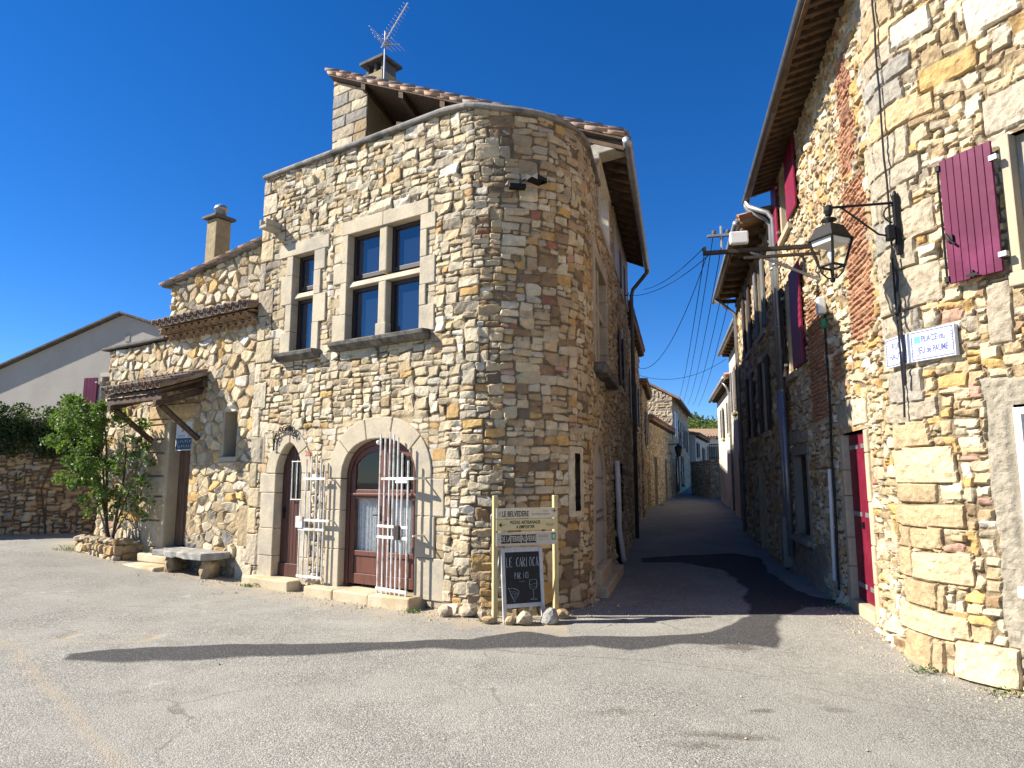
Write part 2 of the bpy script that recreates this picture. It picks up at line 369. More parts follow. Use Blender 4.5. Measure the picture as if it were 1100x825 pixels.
class Path:
    def __init__(s, pts):      # dense polyline of (x,y) -> arc length
        P = np.array(pts, float); s.P = P; dl = np.hypot(*np.diff(P, axis=0).T); s.L = np.concatenate([[0], np.cumsum(dl)])
        T = np.gradient(P, s.L, axis=0); T /= np.hypot(T[:, 0], T[:, 1])[:, None]; s.T = T
    def at(s, q):
        x = np.interp(q, s.L, s.P[:, 0]); y = np.interp(q, s.L, s.P[:, 1]); tx = np.interp(q, s.L, s.T[:, 0]); ty = np.interp(q, s.L, s.T[:, 1])
        l = np.hypot(tx, ty); tx, ty = tx/l, ty/l
        return x, y, ty, -tx     # outward = to the right of travel
    def near(s, x, y):
        return float(s.L[np.argmin((s.P[:, 0]-x)**2+(s.P[:, 1]-y)**2)])
def line(a, b, n=2): return [(a[0]+(b[0]-a[0])*i/(n-1), a[1]+(b[1]-a[1])*i/(n-1)) for i in range(n)]
def guillotine(out, r, x0, x1, z0, z1, mw, Mw, mh, Mh, dep=0):
    wd, h = x1-x0, z1-z0
    if wd > Mw*r.uniform(.55, 1) or (wd/h > r.uniform(2.2, 4.2) and wd > 2*mw):
        if wd > 2*mw:
            c = x0+wd*r.uniform(.34, .66); guillotine(out, r, x0, c, z0, z1, mw, Mw, mh, Mh, dep+1); guillotine(out, r, c, x1, z0, z1, mw, Mw, mh, Mh, dep+1); return
    if h > Mh*r.uniform(.5, 1) and h > 2*mh:
        c = z0+h*r.uniform(.33, .67); guillotine(out, r, x0, x1, z0, c, mw, Mw, mh, Mh, dep+1); guillotine(out, r, x0, x1, c, z1, mw, Mw, mh, Mh, dep+1); return
    out.append((x0, x1, z0, z1))
def bands(r, s0, s1, z0, z1, hb, mw, Mw, mh, Mh, chunk=1.1):
    out = []; z = z0
    while z < z1:
        h = r.uniform(*hb); x = s0
        while x < s1:
            cw = r.uniform(.5, 1)*chunk; xe = min(x+cw, s1)
            if s1-xe < mw*1.5: xe = s1
            dz0 = r.uniform(-.02, .02)
            guillotine(out, r, x, xe, z, min(z+h, z1+.1), mw, Mw, mh, Mh); x = xe
        z += h
    return out
def voro_cells(r, s0, s1, z0, z1, aw, ah):
    """irregular polygons: returned as seed list"""
    pts = []; nz = int((z1-z0)/ah)+2; ns = int((s1-s0)/aw)+2
    for j in range(-1, nz):
        for i in range(-1, ns):
            pts.append((s0+(i+.5*(j % 2)+r.uniform(-.42, .42))*aw, z0+(j+.5+r.uniform(-.38, .38))*ah))
    return np.array(pts)
def build_wall(name, parent, path, s, z, mat, weights, mode='band', hole=None, fixed=(), zones=(), seed=1, mw=.10, Mw=.42, mh=.06, Mh=.19, hb=(.26, .44),
               jit=.12, joint=.009, dome=.003, thick=(.014, .03), warp=.05, flare=0, ztop=None, zbot=None, wfun=None, kround=190, tilt=.2, flat=(), label=None, aw=.26, ah=.2, rough=.009):
    """height field over (s,z); stones raised, joints recessed; one mesh. hole(S,Z) -> True where open"""
    r = random.Random(seed); ns, nz = len(s), len(z)
    Sg, Zg = np.meshgrid(s, z, indexing='ij')
    W1 = fbm(Sg*1.3, Zg*1.3, seed+3, 2)*warp*2+fbm(Sg*6, Zg*6, seed+5, 3)*.026; W2 = fbm(Sg*1.1, Zg*1.1, seed+7, 2)*warp*2+fbm(Sg*6, Zg*6, seed+9, 3)*.026
    SW = Sg+W1; ZW = Zg+W2
    D = np.full(Sg.shape, -.05); Hh = np.zeros(Sg.shape); C = np.zeros(Sg.shape+(3,)); C[:] = (.4, .33, .22)
    smax = warp*2+.06
    def put(rect, col, th, jt=jit, jn=joint, rd=kround, ti=tilt, dm=dome, over=False, use_warp=1.0, chip=True):
        x0, x1, q0, q1 = rect; m = smax
        i0, i1 = np.searchsorted(s, [x0-m, x1+m]); j0, j1 = np.searchsorted(z, [q0-m, q1+m])
        if i0 >= i1 or j0 >= j1: return
        if use_warp >= 1: X = SW[i0:i1, j0:j1]; Y = ZW[i0:i1, j0:j1]
        else: X = Sg[i0:i1, j0:j1]+W1[i0:i1, j0:j1]*use_warp; Y = Zg[i0:i1, j0:j1]+W2[i0:i1, j0:j1]*use_warp
        a = min(x1-x0, q1-q0); J = lambda: r.uniform(-jt, jt)*a
        P = [(x0+J(), q0+J()), (x1+J(), q0+J()), (x1+J(), q1+J()), (x0+J(), q1+J())]
        if chip:
            if r.random() < .45:      # cut one corner off
                k = r.randrange(4); p = P[k]; pa = P[k-1]; pb = P[(k+1) % 4]; f, g = r.uniform(.15, .42), r.uniform(.15, .42)
                P[k:k+1] = [(p[0]+(pa[0]-p[0])*f, p[1]+(pa[1]-p[1])*f), (p[0]+(pb[0]-p[0])*g, p[1]+(pb[1]-p[1])*g)]
        acc = 0
        for k in range(len(P)):
            (ax, ay), (bx, by) = P[k], P[(k+1) % len(P)]; l = math.hypot(bx-ax, by-ay)+1e-9
            dk = ((bx-ax)*(Y-ay)-(by-ay)*(X-ax))/l-jn
            acc = acc+np.exp(np.clip(-dk*rd, -40, 40))
        d = -np.log(acc)/rd
        cur = D[i0:i1, j0:j1]
        if over: upd = d > -.012
        else: upd = d > cur
        rr = min(.008, a*.25); dn = np.clip(d/rr, 0, 1); prof = np.sqrt(1-(1-dn)**2)
        tx, tz = r.uniform(-ti, ti), r.uniform(-ti, ti); cx, cz = (x0+x1)/2, (q0+q1)/2
        hh = prof*(np.maximum(th+tx*(X-cx)+tz*(Y-cz), .003)+dm*np.clip(d/(a*.5), 0, 1))
        cur[upd] = d[upd]; Hh[i0:i1, j0:j1][upd] = hh[upd]; C[i0:i1, j0:j1][upd] = col
    wf = wfun or (lambda a, b: weights)
    if mode == 'band':
        for q in bands(r, s[0]-.1, s[-1]+.1, z[0]-.1, z[-1]+.1, hb, mw, Mw, mh, Mh):
            put(q, pick(wf((q[0]+q[1])/2, (q[2]+q[3])/2), r), r.uniform(*thick))
    else:
        pts = voro_cells(r, s[0]-.2, s[-1]+.2, z[0]-.2, z[-1]+.2, aw, ah); n = len(pts)
        asp = ah/aw
        # nearest and second-nearest seed per sample, by windows
        F1 = np.full(Sg.shape, 9.); F2 = np.full(Sg.shape, 9.); ID = np.zeros(Sg.shape, int)
        for k, (px, pz) in enumerate(pts):
            i0, i1 = np.searchsorted(s, [px-aw*1.9, px+aw*1.9]); j0, j1 = np.searchsorted(z, [pz-ah*1.9, pz+ah*1.9])
            if i0 >= i1 or j0 >= j1: continue
            dd = np.hypot((SW[i0:i1, j0:j1]-px)*asp, ZW[i0:i1, j0:j1]-pz)*(1+.0*k)
            f1 = F1[i0:i1, j0:j1]; f2 = F2[i0:i1, j0:j1]; c1 = dd < f1; c2 = (dd < f2) & ~c1
            f2[c1] = f1[c1]; f1[c1] = dd[c1]; ID[i0:i1, j0:j1][c1] = k; f2[c2] = dd[c2]
        D = (F2-F1)/2-joint
        cols = np.array([pick(wf(p[0], p[1]), r) for p in pts]); th = np.array([r.uniform(*thick) for _ in pts]); tx = np.array([r.uniform(-tilt, tilt) for _ in pts]); tz = np.array([r.uniform(-tilt, tilt) for _ in pts])
        C = cols[ID]; rr = .010; prof = np.sqrt(1-(1-np.clip(D/rr, 0, 1))**2)
        Hh = prof*(np.maximum(th[ID]+tx[ID]*(SW-pts[ID, 0])+tz[ID]*(ZW-pts[ID, 1]), .003)+dome*np.clip(D/(ah*.45), 0, 1))
    for zt in zones:   # ('brick'|'plaster', s0,s1,z0,z1, ...)
        kd, a0, a1, b0, b1 = zt[:5]; wv = zt[5] if len(zt) > 5 else .10
        rag = fbm(Sg*4, Zg*4, seed+31, 3)*wv*2
        dd = np.minimum(np.minimum(Sg-a0, a1-Sg), np.minimum(Zg-b0, b1-Zg))+rag; inn = dd > 0
        if kd == 'brick':
            bh, bw, jn = .062, .25, .007
            row = np.floor((ZW*.35+Zg*.65)/bh); fz = (ZW*.35+Zg*.65)/bh-row; q = (Sg+W1*.4)/bw+(row % 2)*.5+_hash(row, row*0, 5)*.3; col = np.floor(q); fs = q-col
            de = np.minimum(np.minimum(fz, 1-fz)*bh, np.minimum(fs, 1-fs)*bw)-jn
            hv = _hash(col, row, seed+1); c0, c1 = np.array(PAL['brick']), np.array(PAL['brick2']); cb = c0+(c1-c0)*hv[..., None]; cb = cb*(.8+.45*_hash(col, row, seed+2))[..., None]
            hb_ = np.clip(de/.012, 0, 1)*(.018+.014*hv)
            D[inn] = de[inn]; Hh[inn] = hb_[inn]; C[inn] = cb[inn]
        else:
            D[inn] = np.minimum(dd, .05)[inn]; Hh[inn] = (.028*smst(0, .03, dd))[inn]; C[inn] = zt[6] if len(zt) > 6 else (.31, .28, .22)
    for q in fixed:
        rect, colk, th = q[:3]; opt = q[3] if len(q) > 3 else {}
        c = pick({colk: 1} if isinstance(colk, str) else colk, r)
        put(rect, c, th, jt=opt.get('jit', .04), jn=.007, rd=opt.get('rd', 130), ti=.02, dm=.006, over=True, use_warp=opt.get('warp', .45), chip=False)
    rk = fbm(Sg*9, Zg*9, seed+41, 3)*rough*1.6+fbm(Sg*24, Zg*24, seed+43, 2)*rough*1.5
    Hh = Hh+rk*np.where(D > 0, 1.0, .7)
    fl = np.ones(Sg.shape)
    for a0, a1, b0, b1 in flat: fl *= 1-smst(-.03, .03, np.minimum(np.minimum(Sg-a0, a1-Sg), np.minimum(Zg-b0, b1-Zg)))
    Hh = Hh*(.15+.85*fl)
    if flare: Hh = Hh+fl*flare*np.exp(-np.clip(Zg-(zbot(Sg) if zbot else 0), 0, 99)/.22)*(.55+.9*vn(Sg*3, Zg*3, seed+51))
    x, y, nx, ny = path.at(s)
    V = np.empty((ns, nz, 3)); V[..., 0] = x[:, None]+nx[:, None]*Hh; V[..., 1] = y[:, None]+ny[:, None]*Hh; V[..., 2] = Zg
    cs = (Sg[:-1, :-1]+Sg[1:, 1:])/2; cz = (Zg[:-1, :-1]+Zg[1:, 1:])/2
    keep = np.ones(cs.shape, bool)
    if hole is not None: keep &= ~hole(cs, cz)
    if ztop is not None: keep &= cz < ztop(cs)
    if zbot is not None: keep &= cz > zbot(cs)-.25
    idx = np.arange(ns*nz).reshape(ns, nz)
    a, b_, c_, d_ = idx[:-1, :-1][keep], idx[1:, :-1][keep], idx[1:, 1:][keep], idx[:-1, 1:][keep]
    F = np.stack([a, b_, c_, d_], 1)
    used = np.zeros(ns*nz, bool); used[F.ravel()] = True; remap = np.cumsum(used)-1; F = remap[F]
    Vf = V.reshape(-1, 3)[used]; Df = D.ravel()[used]; Cf = C.reshape(-1, 3)[used]
    bl = base_of(parent); Vf = Vf-np.array(bl)
    me = bpy.data.meshes.new(name); me.vertices.add(len(Vf)); me.vertices.foreach_set('co', Vf.astype(np.float32).ravel())
    me.loops.add(F.size); me.loops.foreach_set('vertex_index', F.astype(np.int32).ravel()); me.polygons.add(len(F))
    me.polygons.foreach_set('loop_start', np.arange(0, F.size, 4, dtype=np.int32)); me.polygons.foreach_set('loop_total', np.full(len(F), 4, np.int32)) if False else None
    me.update(calc_edges=True)
    at = me.attributes.new('edge', 'FLOAT', 'POINT'); at.data.foreach_set('value', np.clip(Df, -.05, .05).astype(np.float32))
    ac = me.attributes.new('stone_col', 'FLOAT_COLOR', 'POINT'); ac.data.foreach_set('color', np.concatenate([Cf, np.ones((len(Cf), 1))], 1).astype(np.float32).ravel())
    me.materials.append(mat); me.polygons.foreach_set('use_smooth', [False]*len(F)); me.update()
    o = link_mesh(name, me, parent)
    if label: o['label'] = label
    return o
def spaced(a, b, d): return np.linspace(a, b, max(2, int(round((b-a)/d))+1))

# ------------------------------------------------------------------ openings and their fittings
def arch_pts(u0, u1, zs, zt, n=14, power=2.0, point=0):
    """inner arch line from (u0,zs) over the top to (u1,zs)"""
    c = (u0+u1)/2; a = (u1-u0)/2; out = []
    for i in range(n+1):
        th = math.pi*(1-i/n); x = math.cos(th); y = max(0, 1-abs(x)**power)**(1/power)
        if point: y = y*(1-point)+(1-abs(x))*point
        out.append((c+a*x, zs+(zt-zs)*y))
    return out
def arch_h(u, u0, u1, zs, zt, power=2.0, point=0):
    c = (u0+u1)/2; a = (u1-u0)/2; x = min(1, abs((u-c)/a)); y = max(0, 1-x**power)**(1/power)
    if point: y = y*(1-point)+(1-x)*point
    return zs+(zt-zs)*y
def jamb_blocks(mb, fr, u_in, side, z0, z1, w0, w1, o0, o1, r, h=(.24, .42), gap=.004):
    z = z0; k = r.randrange(2)
    while z < z1-.02:
        hh = min(r.uniform(*h), z1-z)
        if z1-(z+hh) < .12: hh = z1-z
        wd = (w0 if k % 2 else w1)*r.uniform(.9, 1.1); k += 1
        ua, ub = (u_in, u_in+side*wd)
        mb.box(fr, min(ua, ub), max(ua, ub), o0, o1+r.uniform(0, .006), z+gap/2, z+hh-gap/2); z += hh
def voussoirs(mb, fr, u0, u1, zs, zt, wd, o0, o1, n, power, point=0, gap=.006, wtop=None):
    inn = arch_pts(u0, u1, zs, zt, n*6, power, point)
    out = []
    for i, (u, z) in enumerate(inn):
        a = inn[max(0, i-1)]; b = inn[min(len(inn)-1, i+1)]; dx, dz = b[0]-a[0], b[1]-a[1]; l = math.hypot(dx, dz)
        ww = wd if wtop is None else wd+(wtop-wd)*math.sin(math.pi*i/(len(inn)-1))
        nx, nz = -dz/l, dx/l
        if i == 0: nx, nz = -1, 0
        if i == len(inn)-1: nx, nz = 1, 0
        out.append((u+nx*ww, z+nz*ww))
    for k in range(n):
        i0, i1 = k*6, k*6+6; a = inn[i0:i1+1]; b = out[i0:i1+1]
        def lerp(L, t): 
            x = t*(len(L)-1); i = min(int(x), len(L)-2); f = x-i; return (L[i][0]*(1-f)+L[i+1][0]*f, L[i][1]*(1-f)+L[i+1][1]*f)
        g = gap/ (wd*1.5)
        ts = [g+(1-2*g)*q/6 for q in range(7)]
        mb.ring(fr, [lerp(a, t) for t in ts], [lerp(b, t) for t in ts], o0, o1+random.uniform(0, .005))
def casement(parent, fr, u0, u1, z0, z1, o, fw=.06, mat='wood_dark', pane='pane', dep=.05, mull=0, name='casement'):
    f = MB()
    f.box(fr, u0, u0+fw, o-dep, o, z0, z1).box(fr, u1-fw, u1, o-dep, o, z0, z1).box(fr, u0+fw+.001, u1-fw-.001, o-dep, o-.002, z0, z0+fw*1.2).box(fr, u0+fw+.001, u1-fw-.001, o-dep, o-.002, z1-fw, z1)
    for k in range(mull):
        zc = z0+(z1-z0)*(k+1)/(mull+1); f.box(fr, u0+fw+.001, u1-fw-.001, o-dep+.01, o-.008, zc-.012, zc+.012)
    fo = part(name, f, M[mat], parent, bevel=.004)
    p = MB(); p.box(fr, u0+fw-.005, u1-fw+.005, o-dep+.008, o-dep+.016, z0+fw, z1-fw+.005)
    part('pane', p, M[pane], parent); return fo
def plank_leaf(mb, fr, u0, u1, o0, o1, z0, z1, n, gap=.004, jit=.0):
    wd = (u1-u0)/n
    for k in range(n):
        a = u0+k*wd+gap/2; b = u0+(k+1)*wd-gap/2; j = random.uniform(-jit, jit)
        mb.box(fr, a, b, o0, o1+random.uniform(0, .002), z0+j, z1+j)
def shutter(parent, fr, u0, u1, z0, z1, o, mat, n=6, hinge=None, name='shutter', label=None, braces=True):
    m = MB(); plank_leaf(m, fr, u0, u1, o, o+.028, z0, z1, n)
    if braces:
        for zz in (z0+.14*(z1-z0), z0+.82*(z1-z0)): m.box(fr, u0+.02, u1-.02, o-.022, o-.001, zz, zz+.09)
    so_ = part(name, m, M[mat], parent, bevel=.003, label=label)
    if hinge is not None:
        for zz in (z0+.12*(z1-z0), z0+.86*(z1-z0)):
            h = MB(); h.box(fr, hinge-.015, hinge+.05, o-.006, o+.040, zz-.022, zz+.022); part('hinge', h, M['zinc'], so_)
    return so_
def tile_field(mb, o, ea, up, L, H, pitch=.22, row=.34, r=.075, n=5, lift=.0, nrm=None):
    """canal tiles: o corner, ea unit along the eave, up unit up the slope"""
    o, ea, up = Vector(o), Vector(ea).normalized(), Vector(up).normalized(); nr = ea.cross(up).normalized()
    if nr.z < 0: nr = -nr
    nc = max(1, int(round(L/pitch))); pitch = L/nc; nrw = max(1, int(math.ceil(H/row)))
    for i in range(nc):
        for j in range(nrw):
            y0 = j*row; y1 = min((j+1)*row+.07, H+.03)
            for conv, xc in ((1, (i+.5)*pitch), (-1, i*pitch)):
                vs = []; jx = random.uniform(-.008, .008); jz = random.uniform(-.004, .006)
                for yy, rr, dz in ((y0, r*1.08, .035), (y1, r*.9, .0)):
                    for shell in (1, .82):
                        for k in range(n+1):
                            a = math.pi*k/n
                            hh = (math.sin(a)*rr*shell*.9*conv) + (dz if conv > 0 else dz*.6) + (.05 if conv > 0 else .055)
                            vs.append(o+ea*(xc+jx+math.cos(a)*rr*shell)+up*yy+nr*(hh+lift+jz))
                q = n+1; fs = []
                for k in range(n):
                    fs += [(k, k+1, 2*q+k+1, 2*q+k), (q+k, 3*q+k, 3*q+k+1, q+k+1), (k, q+k, q+k+1, k+1), (2*q+k, 2*q+k+1, 3*q+k+1, 3*q+k)]
                mb.add(vs, fs)
    return mb

# ================================================================== SETTING: one ground sheet, asphalt with a darker trench patch
def axis(a, fine0, fine1, b, d, g=1.18):
    v = list(np.arange(fine0, fine1+1e-6, d)); st = d
    lo = [fine0]
    while lo[-1] > a: st *= g; lo.append(lo[-1]-st)
    st = d; hi = [fine1]
    while hi[-1] < b: st *= g; hi.append(hi[-1]+st)
    return np.array(sorted(lo[1:])+v+hi[1:])
PATCH = [(-4.02, 6.42), (-4.08, 6.60), (-3.6, 6.9), (-2.5, 7.02), (-1.42, 7.14), (-.48, 7.24), (.1, 7.60), (.48, 7.35), (1.46, 7.40), (2.09, 7.62), (2.6, 8.1), (3.05, 9.16), (3.54, 10.73), (3.78, 12.69), (3.3, 13.82), (2.56, 13.82), (2.65, 14.47), (3.73, 14.81), (4.83, 15.18), (5.08, 14.47), (4.29, 11.21), (4.14, 9.88), (4.44, 9.51), (4.27, 9.16), (3.68, 9.03), (3.31, 8.54), (3.02, 8.0), (2.84, 7.44), (2.66, 7.03), (2.13, 7.11), (1.66, 7.07), (1.34, 6.84), (1.14, 6.74), (.82, 6.95), (.09, 6.88), (-.62, 6.84), (-1.32, 6.77), (-2.54, 6.5), (-3.44, 6.31)]
SEAM = [(-6.5, 8.1), (-5.1, 7.11), (-4.65, 6.74), (-3.53, 5.57), (-2.59, 4.6), (-1.6, 3.5)]
SEAM2 = [(0.09, 6.69), (1.25, 6.43), (2.01, 6.19), (2.39, 5.76), (2.87, 5.43), (3.61, 5.1)]
def seg_dist(X, Y, pts, closed):
    d = np.full(X.shape, 1e9); inside = np.zeros(X.shape, bool); n = len(pts)
    for k in range(n if closed else n-1):
        ax, ay = pts[k]; bx, by = pts[(k+1) % n]; ex, ey = bx-ax, by-ay
        t = np.clip(((X-ax)*ex+(Y-ay)*ey)/(ex*ex+ey*ey), 0, 1); d = np.minimum(d, np.hypot(X-ax-t*ex, Y-ay-t*ey))
        if closed:
            c = ((ay > Y) != (by > Y)) & (X < (bx-ax)*(Y-ay)/(by-ay+1e-12)+ax); inside ^= c
    return np.where(inside, d, -d) if closed else d
gx = axis(-400, -8.5, 5.5, 400, .045); gy = axis(-40, 2.6, 13.5, 700, .045)
GX, GY = np.meshgrid(gx, gy, indexing='ij'); GZ = gz(GX, GY)
wx = GX+fbm(GX*2.5, GY*2.5, 61, 3)*.22; wy = GY+fbm(GX*2.5, GY*2.5, 63, 3)*.16
PD = seg_dist(wx, wy, PATCH, True); SDm = seg_dist(wx, wy, SEAM, False); SD2 = seg_dist(GX+(wx-GX)*.5, GY+(wy-GY)*.5, SEAM2, False)
GZ = GZ+fbm(GX*1.1, GY*1.1, 71, 2)*.02+fbm(GX*7, GY*7, 73, 2)*.006+np.clip(PD, -.03, .03)*.12
# a shallow broken hollow next to the patch
hr = np.maximum(np.abs(GX+4.12+fbm(GX*3, GY*3, 8, 3)*.15)/.42, np.abs(GY-7.28+fbm(GX*3, GY*3, 9, 3)*.15)/.19); hol = np.exp(-((hr-1)/.16)**2); GZ = GZ-.018*hol*(GY > 7.2)
# dust washed up against the house fronts and the right corner
DU = np.clip(1-np.abs((GX+.93)*-.55+(GY-8.84)*-.835)/1.3, 0, 1)*(GX < .6)*(GX > -9)
rwd = (GX-4.12)*-.977+(GY-8.05)*.213; twd = (GX-3.8)*-.904+(GY-6.6)*-.427
DU = np.maximum(DU, np.clip(1-np.abs(np.maximum(np.where(GY > 6.5, rwd, twd), 0))/.5, 0, 1)*(GY < 8.5)*.6)
ST = np.zeros(GX.shape)
for ex, ey, ra_, rb_, st_ in ((2.25, 7.02, .22, .12, 1), (1.35, 4.62, .5, .10, .8), (1.15, 4.42, .35, .08, .7), (2.35, 5.25, .22, .1, .7), (.75, 5.05, .3, .12, .6), (-1.0, 5.2, .35, .14, .35), (2.6, 6.4, .3, .1, .5), (1.75, 5.12, .09, .05, 1)):
    ST = np.maximum(ST, st_*np.exp(-(((wx-ex)/ra_)**2+((wy-ey)/rb_)**2)))
GV = np.stack([GX, GY, GZ], -1).reshape(-1, 3); gi = np.arange(GX.size).reshape(GX.shape)
GF = np.stack([gi[:-1, :-1].ravel(), gi[1:, :-1].ravel(), gi[1:, 1:].ravel(), gi[:-1, 1:].ravel()], 1)
me = bpy.data.meshes.new('ground'); me.vertices.add(len(GV)); me.vertices.foreach_set('co', GV.astype(np.float32).ravel())
me.loops.add(GF.size); me.loops.foreach_set('vertex_index', GF.astype(np.int32).ravel()); me.polygons.add(len(GF)); me.polygons.foreach_set('loop_start', np.arange(0, GF.size, 4, dtype=np.int32)); me.update(calc_edges=True)
for nm, arr in (('patch', np.clip(PD, -1, 1)), ('seam', np.clip(SDm, 0, 1)), ('dust', DU), ('hollow', hol), ('stain', ST), ('joint', np.clip(SD2, 0, 1))):
    me.attributes.new(nm, 'FLOAT', 'POINT').data.foreach_set('value', arr.astype(np.float32).ravel())
me.polygons.foreach_set('use_smooth', [True]*len(GF)); me.update()
def ground_mat():
    m, t, b = nodes('worn_asphalt'); tc = N(t, 'ShaderNodeTexCoord'); v = tc.outputs['Object']
    A = lambda nm: N(t, 'ShaderNodeAttribute', attribute_name=nm).outputs['Fac']
    vo = N(t, 'ShaderNodeTexVoronoi'); vo.inputs['Scale'].default_value = 95; t.links.new(v, vo.inputs['Vector'])
    vo2 = N(t, 'ShaderNodeTexVoronoi'); vo2.inputs['Scale'].default_value = 170; t.links.new(v, vo2.inputs['Vector'])
    sep = N(t, 'ShaderNodeSeparateColor'); t.links.new(vo.outputs['Color'], sep.inputs[0])
    n0 = noise_n(t, v, .22, 4, .6); n1 = noise_n(t, v, .7, 5, .62); n2 = noise_n(t, v, 2.3, 6, .68); n3 = noise_n(t, v, 28, 4, .6)
    agg = mix(t, ramp(t, sep.outputs[0], .1, .9), (.145, .142, .13), (.365, .355, .31))
    agg = mix(t, ramp(t, sep.outputs[1], .88, .94), agg, (.52, .505, .44))
    agg = mix(t, ramp(t, sep.outputs[2], .93, .97), agg, (.10, .095, .088))
    agg = mix(t, ramp(t, vo.outputs['Distance'], .5, .75), agg, (.14, .134, .122))
    base = mix(t, ramp(t, n1, .38, .66), agg, mix(t, .6, agg, (.355, .345, .30)))
    base = mix(t, math_n(t, 'MULTIPLY', ramp(t, n0, .42, .6), .55), base, mix(t, .6, base, (.21, .20, .18)))
    base = mix(t, ramp(t, n2, .54, .72), base, mix(t, .45, base, (.17, .158, .138)))
    base = mix(t, ramp(t, noise_n(t, v, 1.5, 5, .7), .62, .74), base, mix(t, .5, base, (.47, .46, .40)))
    # hairline cracks
    cw = N(t, 'ShaderNodeTexVoronoi', feature='DISTANCE_TO_EDGE'); cw.inputs['Scale'].default_value = .42
    wv = N(t, 'ShaderNodeVectorMath', operation='ADD'); nz_ = N(t, 'ShaderNodeTexNoise'); nz_.inputs['Scale'].default_value = 1.6; nz_.inputs['Detail'].default_value = 5; t.links.new(v, nz_.inputs['Vector'])
    sc_ = N(t, 'ShaderNodeVectorMath', operation='SCALE'); sc_.inputs['Scale'].default_value = .7; t.links.new(nz_.outputs['Color'], sc_.inputs[0]); t.links.new(v, wv.inputs[0]); t.links.new(sc_.outputs[0], wv.inputs[1]); t.links.new(wv.outputs[0], cw.inputs['Vector'])
    crack = math_n(t, 'MULTIPLY', ramp(t, cw.outputs['Distance'], .0015, .006, (1, 1, 1, 1), (0, 0, 0, 1)), ramp(t, n1, .50, .58))
    base = mix(t, math_n(t, 'MULTIPLY', crack, .5), base, (.06, .056, .05))
    dn = math_n(t, 'ADD', math_n(t, 'MULTIPLY', A('dust'), .75), math_n(t, 'MULTIPLY', math_n(t, 'SUBTRACT', n2, .5), 1.3))
    base = mix(t, math_n(t, 'MULTIPLY', ramp(t, dn, .25, .75), .7), base, (.40, .325, .22))
    # worn seam with tan grit
    sf = ramp(t, math_n(t, 'ADD', A('seam'), math_n(t, 'MULTIPLY', math_n(t, 'SUBTRACT', n3, .5), .16)), .02, .075, (1, 1, 1, 1), (0, 0, 0, 1))
    base = mix(t, math_n(t, 'MULTIPLY', sf, .32), base, (.36, .29, .195))
    base = mix(t, math_n(t, 'MULTIPLY', ramp(t, A('hollow'), .4, .9), .6), base, (.38, .30, .19))
    # patch of younger, darker asphalt
    pe = math_n(t, 'ADD', A('patch'), math_n(t, 'MULTIPLY', math_n(t, 'SUBTRACT', n3, .5), .05))
    pm = ramp(t, math_n(t, 'ADD', math_n(t, 'MULTIPLY', pe, 18), .5), 0, 1)
    sp2 = N(t, 'ShaderNodeSeparateColor'); t.links.new(vo2.outputs['Color'], sp2.inputs[0])
    pc = mix(t, sp2.outputs[0], (.030, .030, .031), (.085, .083, .082)); pc = mix(t, ramp(t, sp2.outputs[1], .93, .97), pc, (.22, .21, .2))
    c = mix(t, pm, base, pc)
    c = mix(t, math_n(t, 'MULTIPLY', ramp(t, math_n(t, 'ADD', A('stain'), math_n(t, 'MULTIPLY', math_n(t, 'SUBTRACT', n3, .5), .9)), .35, .75), .65), c, (.09, .075, .055))
    jf = ramp(t, math_n(t, 'ADD', A('joint'), math_n(t, 'MULTIPLY', math_n(t, 'SUBTRACT', n3, .5), .05)), .004, .03, (1, 1, 1, 1), (0, 0, 0, 1))
    c = mix(t, math_n(t, 'MULTIPLY', jf, .55), c, (.10, .095, .085))
    # stains: oily brown blotches
    c = mix(t, math_n(t, 'MULTIPLY', ramp(t, noise_n(t, v, 1.25, 6, .7), .66, .78), .5), c, (.085, .072, .058))
    t.links.new(c, b.inputs['Base Color']); b.inputs['Roughness'].default_value = .93; b.inputs['Specular IOR Level'].default_value = .2
    bump(t, b, math_n(t, 'ADD', math_n(t, 'MULTIPLY', vo.outputs['Distance'], -.8), math_n(t, 'MULTIPLY', n3, .6)), .8, .007)
    return m
me.materials.append(ground_mat()); ground = link_mesh('ground', me, None); kind(ground, 'structure')

# ================================================================== THE CORNER HOUSE (rounded stone house in the middle)
V0 = (.661, 7.79); D1 = 1.52
t1 = (V0[0]-.835*D1, V0[1]+.55*D1); fa = FR.P(3.85, 0, 0)[:2]
def turn(p, hd, ang, r, n):          # left-hand arc from p with heading hd
    out = []; cx, cy = p[0]-math.sin(hd)*r, p[1]+math.cos(hd)*r
    for k in range(1, n+1):
        h = hd+ang*k/n; out.append((cx+math.sin(h)*r, cy-math.cos(h)*r))
    return out, hd+ang
h0 = math.atan2(-.55, .835); h1 = math.atan2(.9715, .237); TH1 = R(17)
def both(r2):
    A1, hh = turn(t1, h0, TH1, .32, 10); A2, hh = turn(A1[-1], hh, h1-h0-TH1, r2, 36); return [t1]+A1+A2
lo, hi = .3, 2.5
for _ in range(50):
    mid = (lo+hi)/2; e = both(mid)[-1]; dd = (e[0]-SD.p[0])*SD.n[0]+(e[1]-SD.p[1])*SD.n[1]
    if dd < 0: lo = mid
    else: hi = mid
arc = both(lo); t2 = arc[-1]; UE = (t2[0]-SD.p[0])*SD.d[0]+(t2[1]-SD.p[1])*SD.d[1]
SDE = 7.5
hp = Path(line(fa, t1, 40)[:-1]+arc+line(t2, SD.P(SDE, 0, 0)[:2], 60)[1:])
SA = hp.near(*t1); SB = hp.near(*t2)
sF = lambda u: 3.85-u
sS = lambda u: SB+(u-UE)
house = thing('stone_house', 'tall rounded stone house at the fork with mullioned windows and two arched doors', 'house', (-1.6, 9.6, 0))
